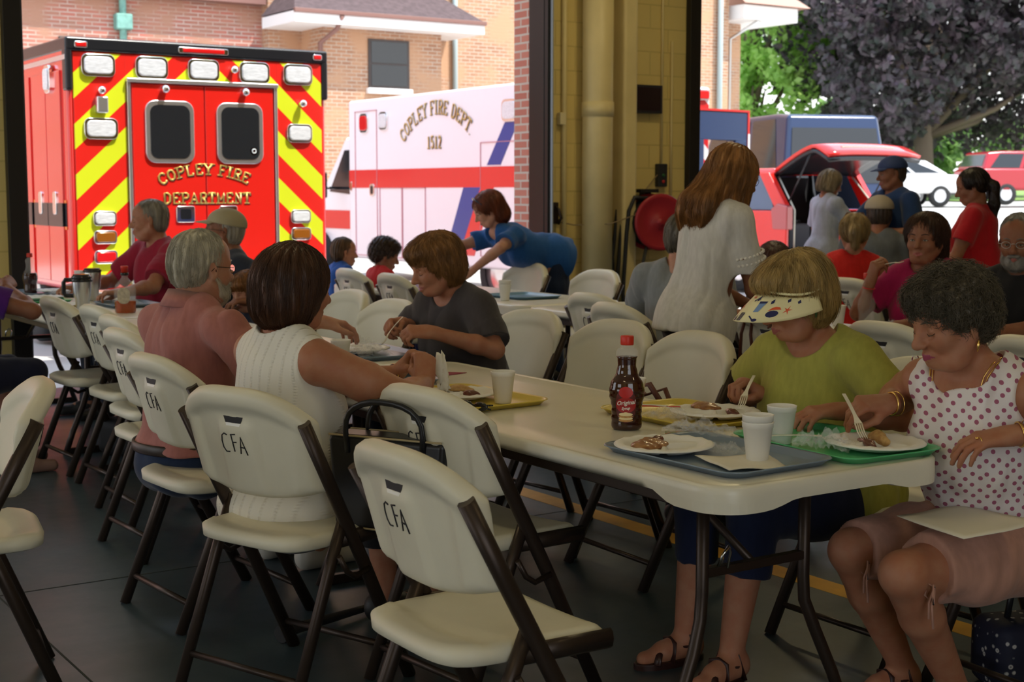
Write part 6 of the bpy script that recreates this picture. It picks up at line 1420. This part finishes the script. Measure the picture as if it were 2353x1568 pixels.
wrap(2.52, 2.90, .012, .10, .20, .05, 'crumpled clear wrapper spilling between the grey-blue and yellow trays', 1, 35); wrap(2.42, 2.68, .005, .09, .11, .03, 'small clear wrapper behind the nested cups', 2)
wrap(2.66, 2.58, .006, .10, .15, .07, 'crumpled clear wrapper on the green tray', 3, 30); wrap(2.63, 3.16, .006, .09, .17, .045, 'clear wrapper along the near rim of the visor woman\'s yellow tray', 4, 15)
wrap(2.68, 5.10, .006, .16, .20, .07, 'shiny clear wrapper under the fork of the woman in dark grey', 5); wrap(5.34, 4.72, 0, .12, .16, .06, 'clear wrapper on the table before the woman in magenta', 6); wrap(2.74, 8.2, .006, .14, .2, .05, 'clear wrapper on the blue tray beside the amber bottle', 7); wrap(2.66, 9.2, .002, .16, .2, .05, 'clear wrapper on the far end of the left table', 8)
# napkins
NAP = mat('napkin', (.80, .77, .66), .9, bump=.0005, bscale=300)
def napkin(pts, label, n=10):
    V = []
    for j in range(n+1):
        for i in range(n+1):
            u, v = i/n, j/n; a = Vector(pts[0]).lerp(Vector(pts[1]), u); b = Vector(pts[3]).lerp(Vector(pts[2]), u); p = a.lerp(b, v); p.z += .003*vnoise(np.array([u*4, v*4, pts[0][0]]), 1.6, 3); V.append(tuple(p))
    o = link('napkin', npmesh('napkin', V, [(j*(n+1)+i, j*(n+1)+i+1, (j+1)*(n+1)+i+1, (j+1)*(n+1)+i) for j in range(n) for i in range(n)]), NAP); o.modifiers.new('s', 'SOLIDIFY').thickness = .002; tag(o, label, 'napkin'); return o
napkin([(2.26, 2.49, .750), (2.40, 2.44, .749), (2.47, 2.58, .752), (2.30, 2.66, .751)], 'folded paper napkin lying on the grey-blue tray')
# forks and knives
FORKM = mat('cream_cutlery', (.80, .76, .62), .35)
def fork(p, q, label, tine=True, cat='fork', name='plastic_fork'):
    """handle end p, tip q"""
    p, q = Vector(p), Vector(q); d = (q-p).normalized(); L = (q-p).length; s = d.cross(Vector((0, 0, 1))).normalized(); up = s.cross(d); M = lambda t, a, h=0: p+d*(t*L)+s*a+up*h
    o = B(); bow = lambda t: .006*math.sin(t*PI)
    n = 12; V = []; 
    for i in range(n+1):
        t = .70*i/n; w = .0045 if t < .5 else .0045+.006*((t-.5)/.2)**1.5
        V += [M(t, -w, bow(t)), M(t, w, bow(t)), M(t, w, bow(t)+.0022), M(t, -w, bow(t)+.0022)]
    o.add(V, [(4*i+k, 4*i+(k+1) % 4, 4*i+4+(k+1) % 4, 4*i+4+k) for i in range(n) for k in range(4)]+[(0, 1, 2, 3), (4*n+3, 4*n+2, 4*n+1, 4*n)], False)
    if tine:
        for a in (-.0088, -.003, .003, .0088): o.tube([M(.69, a, bow(.7)+.001), M(.85, a, bow(.9)-.002), M(1, a*.95, .002)], [.0022, .0018, .0009], 6)
    else: o.add([M(.7, -.006, 0), M(.7, .006, 0), M(1, .006, 0), M(.95, -.006, 0), M(.7, -.006, .002), M(.7, .006, .002), M(1, .006, .002), M(.95, -.006, .002)], [(0, 1, 2, 3), (7, 6, 5, 4), (0, 4, 5, 1), (1, 5, 6, 2), (2, 6, 7, 3), (3, 7, 4, 0)], False)
    b = o.build(name, FORKM); tag(b, label, cat); return b
# ---------------------------------------------------------------- bottles
SYR = mat('dark_syrup', (.035, .006, .004), .08, spec=.7, coat=.6); CLEAR = mat('clear_plastic', (.8, .8, .8), .05, trans=.0, spec=1, alpha=.16); REDCAP = mat('red_cap', (.60, .03, .015), .4)
def bprof(z):       # radius along the height of the syrup bottle
    K = [(0, .036), (.004, .041), (.012, .043), (.06, .042), (.10, .049), (.115, .049), (.13, .045), (.16, .030), (.18, .0255), (.200, .0265), (.206, .030), (.216, .031), (.226, .026), (.232, .0165), (.245, .015)]
    for (a, ra), (b, rb) in zip(K, K[1:]):
        if a <= z <= b: t = (z-a)/(b-a); t = t*t*(3-2*t); return ra+(rb-ra)*t
    return .015
def syrup(x, y, z, yaw, label, level=.2, text=True, group=None):
    S = empty('syrup_bottle', (x, y, z), yaw, label, 'bottle', group)
    zs = [level*i/40 for i in range(41)]; p = [(0, 0)]+[(bprof(t)+(.0009*math.sin(t*900) if .02 < t < .13 else 0), t) for t in zs]+[(0, level)]
    B().lathe(p, 48, sy=.72).build('syrup', SYR, S)
    if level < .19: zs = [level+(.245-level)*i/30 for i in range(31)]
    else: zs = [level+(.245-level)*i/16 for i in range(17)]
    B().lathe([(bprof(t)+.0004, t) for t in zs], 48, sy=.75, cap=False).build('clear_neck', CLEAR, S)
    c = B(); c.lathe([(.0, .237), (.0175, .237), (.0185, .240), (.0185, .260), (.017, .263), (0, .263)], 36)
    c.build('cap', REDCAP, S)
    if text:
        def sf(u, t, o=.0012):    # u metres around, front faces local -Y
            r = bprof(t)+o; a = u/r; return (r*math.sin(a), -r*.74*math.cos(a)-.0004, t)
        def blob(cx, cz, w, h, m, nm, o, par=None, n=26):
            q = B(); ring = [(cx+w*math.cos(2*PI*i/n), cz+h*math.sin(2*PI*i/n)) for i in range(n)]; V = [sf(cx, cz, o)]
            for k in range(1, 6): V += [sf(cx+(a-cx)*k/5, cz+(b-cz)*k/5, o) for a, b in ring]
            F = [(0, 1+i, 1+(i+1) % n) for i in range(n)]
            for k in range(4): F += [(1+k*n+i, 1+(k+1)*n+i, 1+(k+1)*n+(i+1) % n, 1+k*n+(i+1) % n) for i in range(n)]
            return q.add(V, F, True).build(nm, m, par or S)
        lab = blob(0, .072, .031, .050, mat('label_dark', (.10, .012, .01), .4), 'label', .0012)
        blob(0, .108, .020, .016, mat('label_red', (.5, .02, .02), .4), 'label_badge', .0018, lab); blob(0, .072, .029, .022, mat('label_band', (.38, .02, .02), .4), 'label_band', .0016, lab)
        pk = mat('label_pancake', (.62, .33, .10), .5, var=.3, vscale=120); pk2 = mat('label_cream', (.85, .72, .40), .5)
        for i in range(4): blob(0, .030+i*.0055, .021-.001*(i % 2), .0045, pk if i % 2 == 0 else pk2, 'pancake_picture', .0022+i*.0003, lab)
        blob(0, .050, .006, .003, pk2, 'butter_picture', .0036, lab)
        for txt, sz, cz, shear in (('Original', .0165, .074, .25), ('Syrup', .0105, .060, .2), ('Maple', .006, .108, 0)):
            if txt == 'Maple': continue
            cu = bpy.data.curves.new('t', 'FONT'); cu.body = txt; cu.size = sz; cu.align_x = 'CENTER'; cu.shear = shear; cu.offset = .0003; to = bpy.data.objects.new('t', cu); COL.objects.link(to)
            me = bpy.data.meshes.new_from_object(to); bpy.data.objects.remove(to)
            for v in me.vertices: v.co = Vector(sf(v.co.x, cz+v.co.y+v.co.x*.10, .0034))
            link('lettering', me, mat('label_white', (.85, .82, .75), .5), lab)
    return S
syrup(2.455, 3.13, TZ, math.radians(-42), 'tall dark syrup bottle with red cap on the nearest table', .205)
syrup(2.53, 9.48, TZ, math.radians(10), 'red-capped syrup bottle, half empty, at the far end of the far left table', .135, False)
syrup(5.33, 4.90, TZ, 0, 'nearly empty syrup bottle in front of the woman in magenta', .03, False)
am = empty('amber_syrup_bottle', (2.56, 7.70, TZ), math.radians(-30), 'flat clear bottle of amber syrup with red cap on the far left table', 'bottle'); am.scale = (1.28,)*3
q = B().lathe([(0, 0), (.040, 0), (.044, .006), (.045, .05), (.045, .052), (0, .052)], 8, sy=.6); q.build('amber_syrup', mat('amber_liquid', (.50, .10, .02), .1, coat=.5, trans=.3), am)
B().lathe([(.045, .052), (.047, .10), (.040, .12), (.018, .145), (.014, .15), (.014, .17)], 8, sy=.6, cap=False).build('bottle_glass', CLEAR, am)
B().lathe([(0, .160), (.017, .160), (.017, .172), (0, .172)], 20).build('collar_band', BLK, am); B().lathe([(0, .172), (.0145, .172), (.0145, .188), (.0155, .188), (.0155, .20), (0, .20)], 20).build('cap', REDCAP, am)
B().prism(rrect(.052, .07, .024, 6, 0, .075), -.0305, -.029, 'XZ').build('label', mat('paper_label', (.62, .55, .42), .6, var=.3, vscale=70), am)
# steel tumblers
def tumbler(x, y, h, handle, label, lid=True):
    T_ = empty('steel_tumbler', (x, y, TZ), math.radians(-40), label, 'tumbler')
    B().lathe([(0, 0), (.034, 0), (.036, .004), (.037, h*.38), (.046, h*.46), (.052, h*.92), (.052, h), (0, h)], 32).build('tumbler_body', STEEL, T_)
    if lid: B().lathe([(0, h), (.054, h-.006), (.055, h+.006), (.048, h+.010), (.046, h+.018), (0, h+.016)], 32).build('lid', mat('smoke_lid', (.03, .03, .035), .15), T_)
    if handle:
        B().tube([(-.052, 0, h*.93), (-.095, 0, h*.93), (-.105, 0, h*.85), (-.105, 0, h*.55), (-.095, 0, h*.47), (-.050, 0, h*.47)], .012, 10).lathe([(.054, h*.88), (.058, h*.88), (.058, h*.97), (.054, h*.97)], 28).build('handle', BLK, T_)
tumbler(2.38, 7.88, .19, True, 'steel tumbler with black handle and dark lid, front one of the pair'); tumbler(2.68, 8.66, .18, False, 'plain steel tumbler standing behind the handled one')
# forks
fork((2.985, 3.185, .845), (2.83, 3.075, .775), 'cream plastic fork held by the woman with the visor')
fork((2.815, 2.66, .865), (2.745, 2.52, .772), 'cream plastic fork held by the woman in the dotted top')
fork((2.58, 2.72, .765), (2.73, 2.56, .767), 'plastic knife resting on the green tray rim', False, 'knife', 'plastic_knife')
fork((2.60, 3.33, .768), (2.72, 3.19, .766), 'plastic knife on the yellow tray of the visor woman', False, 'knife', 'plastic_knife')
fork((2.80, 5.02, .90), (2.72, 5.05, .79), 'plastic fork held by the woman in dark grey'); fork((5.335, 4.86, 1.03), (5.43, 4.76, 1.06), 'plastic fork raised to the mouth of the woman in magenta')
tag(B().tube([(2.62, 3.32, .768), (2.71, 3.20, .772)], .0018, 6).build('straw', mat('red_straw', (.6, .03, .02), .4)), 'thin red stirrer on the yellow tray of the visor woman', 'stirrer')
tag(B().prism([(2.60, 4.40), (2.74, 4.44), (2.62, 4.56)], .739, .741, 'XY').build('paper_scrap', mat('maroon_paper', (.30, .04, .07), .6)), 'small maroon paper triangle on the table beyond the raised hands', 'paper')
tag(B().prism([(2.47, 2.98), (2.56, 2.93), (2.60, 2.99), (2.52, 3.04)], .7395, .741, 'XY').build('printed_card', mat('card_print', (.5, .12, .03), .5, var=.8, vscale=60, col2=(.08, .25, .04))), 'small printed orange and green card under the wrapper', 'card')
sgl = empty('sunglasses', (2.27, 3.64, TZ+.004), math.radians(15), 'folded dark sunglasses on the front yellow tray', 'sunglasses')
B().ell((0, -.03, .014), (.008, .028, .014), 14).ell((0, .03, .014), (.008, .028, .014), 14).build('lenses', DKGLASS, sgl); B().tube([(.0, -.058, .02), (.02, -.06, .018), (.03, .04, .006)], .0025, 6).tube([(.0, .058, .02), (.025, .05, .014), (.022, -.05, .004)], .0025, 6).build('temple_arms', BLK, sgl)
# napkin held up by the woman with the bob
nk = B(); n = 14; V = []
for j in range(n+1):
    for i in range(9):
        t = j/n; u = -1+i/4; V.append((2.35+.020*u*(.5+.5*t)+.006*math.sin(u*5+t*9), 3.965-.013*u*(.5+.5*t)-.02*t+.014*math.sin(u*6+t*5), .885-.125*t-.012*u*u+.005*math.sin(u*7+t*4)))
o = nk.add(V, [(j*9+i, j*9+i+1, j*9+i+10, j*9+i+9) for j in range(n) for i in range(8)], True).build('napkin', NAP); o.modifiers.new('s', 'SOLIDIFY').thickness = .002; tag(o, 'white paper napkin clutched in the hands of the woman with the bob', 'napkin')
# black tote beside the woman in white
LEA = mat('black_leather', (.012, .012, .014), .32, bump=.0006, bscale=260); PIP = mat('tan_piping', (.45, .36, .20), .6)
tb = empty('tote_bag', (1.90, 3.46, .458), math.radians(-60), 'black leather tote with tan piping standing between the two near chair backs', 'bag')
B().prism([(-.17, 0), (.17, 0), (.19, .27), (-.19, .27)], -.055, .055, 'XZ').build('bag_body', LEA, tb, bevel=.02, seg=3)
for a, b_, z in ((-.18, -.056, .268), (-.18, .056, .268), (-.16, -.056, .01)): B().tube([(a, b_, z), (-a, b_, z)], .003, 6).build('piping', PIP, tb)
for s in (-1, 1): B().tube([(-.12*math.cos(PI*i/14)*(1+.25*math.sin(PI*i/14)), s*(.056+.01*math.sin(PI*i/14)), 0.22+.15*math.sin(PI*i/14)**.6) for i in range(15)], .0055, 8, flat=1.7).build('handle', LEA, tb)
# brown bag straps
BRL = mat('brown_leather', (.12, .035, .02), .4)
sb = empty('shoulder_bag', (3.30, 4.06, .46), 0, 'brown leather shoulder bag on the seat of the chair right of the pair', 'bag')
B().bb(-.08, .06, -.14, .14, 0, .17).build('bag_body', BRL, sb, bevel=.04, seg=3); B().tube([(-.0, -.13, .15), (-.02, -.10, .235), (-.03, 0, .20), (-.02, .11, .245), (-.0, .13, .15)], .005, 8, flat=2.4).tube([(-.03, -.13, .15), (-.06, -.06, .25), (-.06, -.02, .24), (-.04, .05, .16)], .005, 8, flat=2.4).build('strap', BRL, sb)
sb = empty('hanging_purse', (4.40, 4.72, .42), 0, 'small dark purse hanging by brown straps from a chair back behind the visor woman', 'bag')
B().bb(-.05, .03, -.13, .13, 0, .20).build('bag_body', mat('dark_purse', (.03, .02, .018), .5), sb, bevel=.03, seg=3)
for s in (-1, 1): B().tube([(-.02, s*.05, .18), (-.03, s*.03, .35), (-.01, s*.02, .43), (.03, s*.02, .435), (.05, s*.03, .38)], .005, 8, flat=2).build('strap', BRL, sb)
# things on the floor
cn = B().tube([(1.80, 4.02, .03), (1.86, 4.05, .03), (2.2, 4.16, .022), (2.62, 4.35, .02)], [.028, .018, .011, .011], 12).build('walking_cane', RUBBER); tag(cn, 'black walking cane lying on the floor below the white sleeveless top', 'cane')
gb = empty('patterned_tote', (3.45, 2.50, 0), math.radians(-20), 'navy tote with white floral print on the floor at the lower right', 'bag')
pm = mat('navy_floral', (.012, .015, .04), .7); n_ = pm.node_tree.nodes; L_ = pm.node_tree.links; t_ = n_.new('ShaderNodeTexCoord'); v_ = n_.new('ShaderNodeTexVoronoi'); v_.inputs['Scale'].default_value = 38; L_.new(t_.outputs['Object'], v_.inputs['Vector'])
cr_ = n_.new('ShaderNodeValToRGB'); e_ = cr_.color_ramp.elements; e_[0].color = (.012, .015, .04, 1); e_[0].position = .0; e_[1].color = (.012, .015, .04, 1); e_[1].position = .42
k1 = cr_.color_ramp.elements.new(.18); k1.color = (.6, .6, .6, 1); k2 = cr_.color_ramp.elements.new(.30); k2.color = (.012, .015, .04, 1); L_.new(v_.outputs['Distance'], cr_.inputs[0]); L_.new(cr_.outputs[0], n_['Principled BSDF'].inputs['Base Color'])
B().bb(-.17, .17, -.09, .09, 0, .20).build('bag_body', pm, gb, bevel=.04, seg=3); B().tube([(-.1, 0, .18), (-.08, 0, .3), (.08, 0, .3), (.1, 0, .18)], .010, 8).build('handle', BLK, gb)
df = empty('duffel_bag', (2.62, 7.55, 0), math.radians(30), 'low black bag on the floor under the far left table', 'bag'); B().bb(-.28, .28, -.14, .14, 0, .20).build('bag_body', mat('black_nylon', (.012, .012, .014), .7), df, bevel=.06, seg=3); B().tube([(-.15, 0, .19), (-.1, 0, .26), (.1, 0, .26), (.15, 0, .19)], .012, 8).build('handle', BLK, df)
# napkin across the lap of the woman in the dotted top
napkin([(2.98, 2.40, .594), (2.76, 2.42, .590), (2.72, 2.18, .585), (2.96, 2.14, .60)], 'cream paper napkin spread over pink trousers')
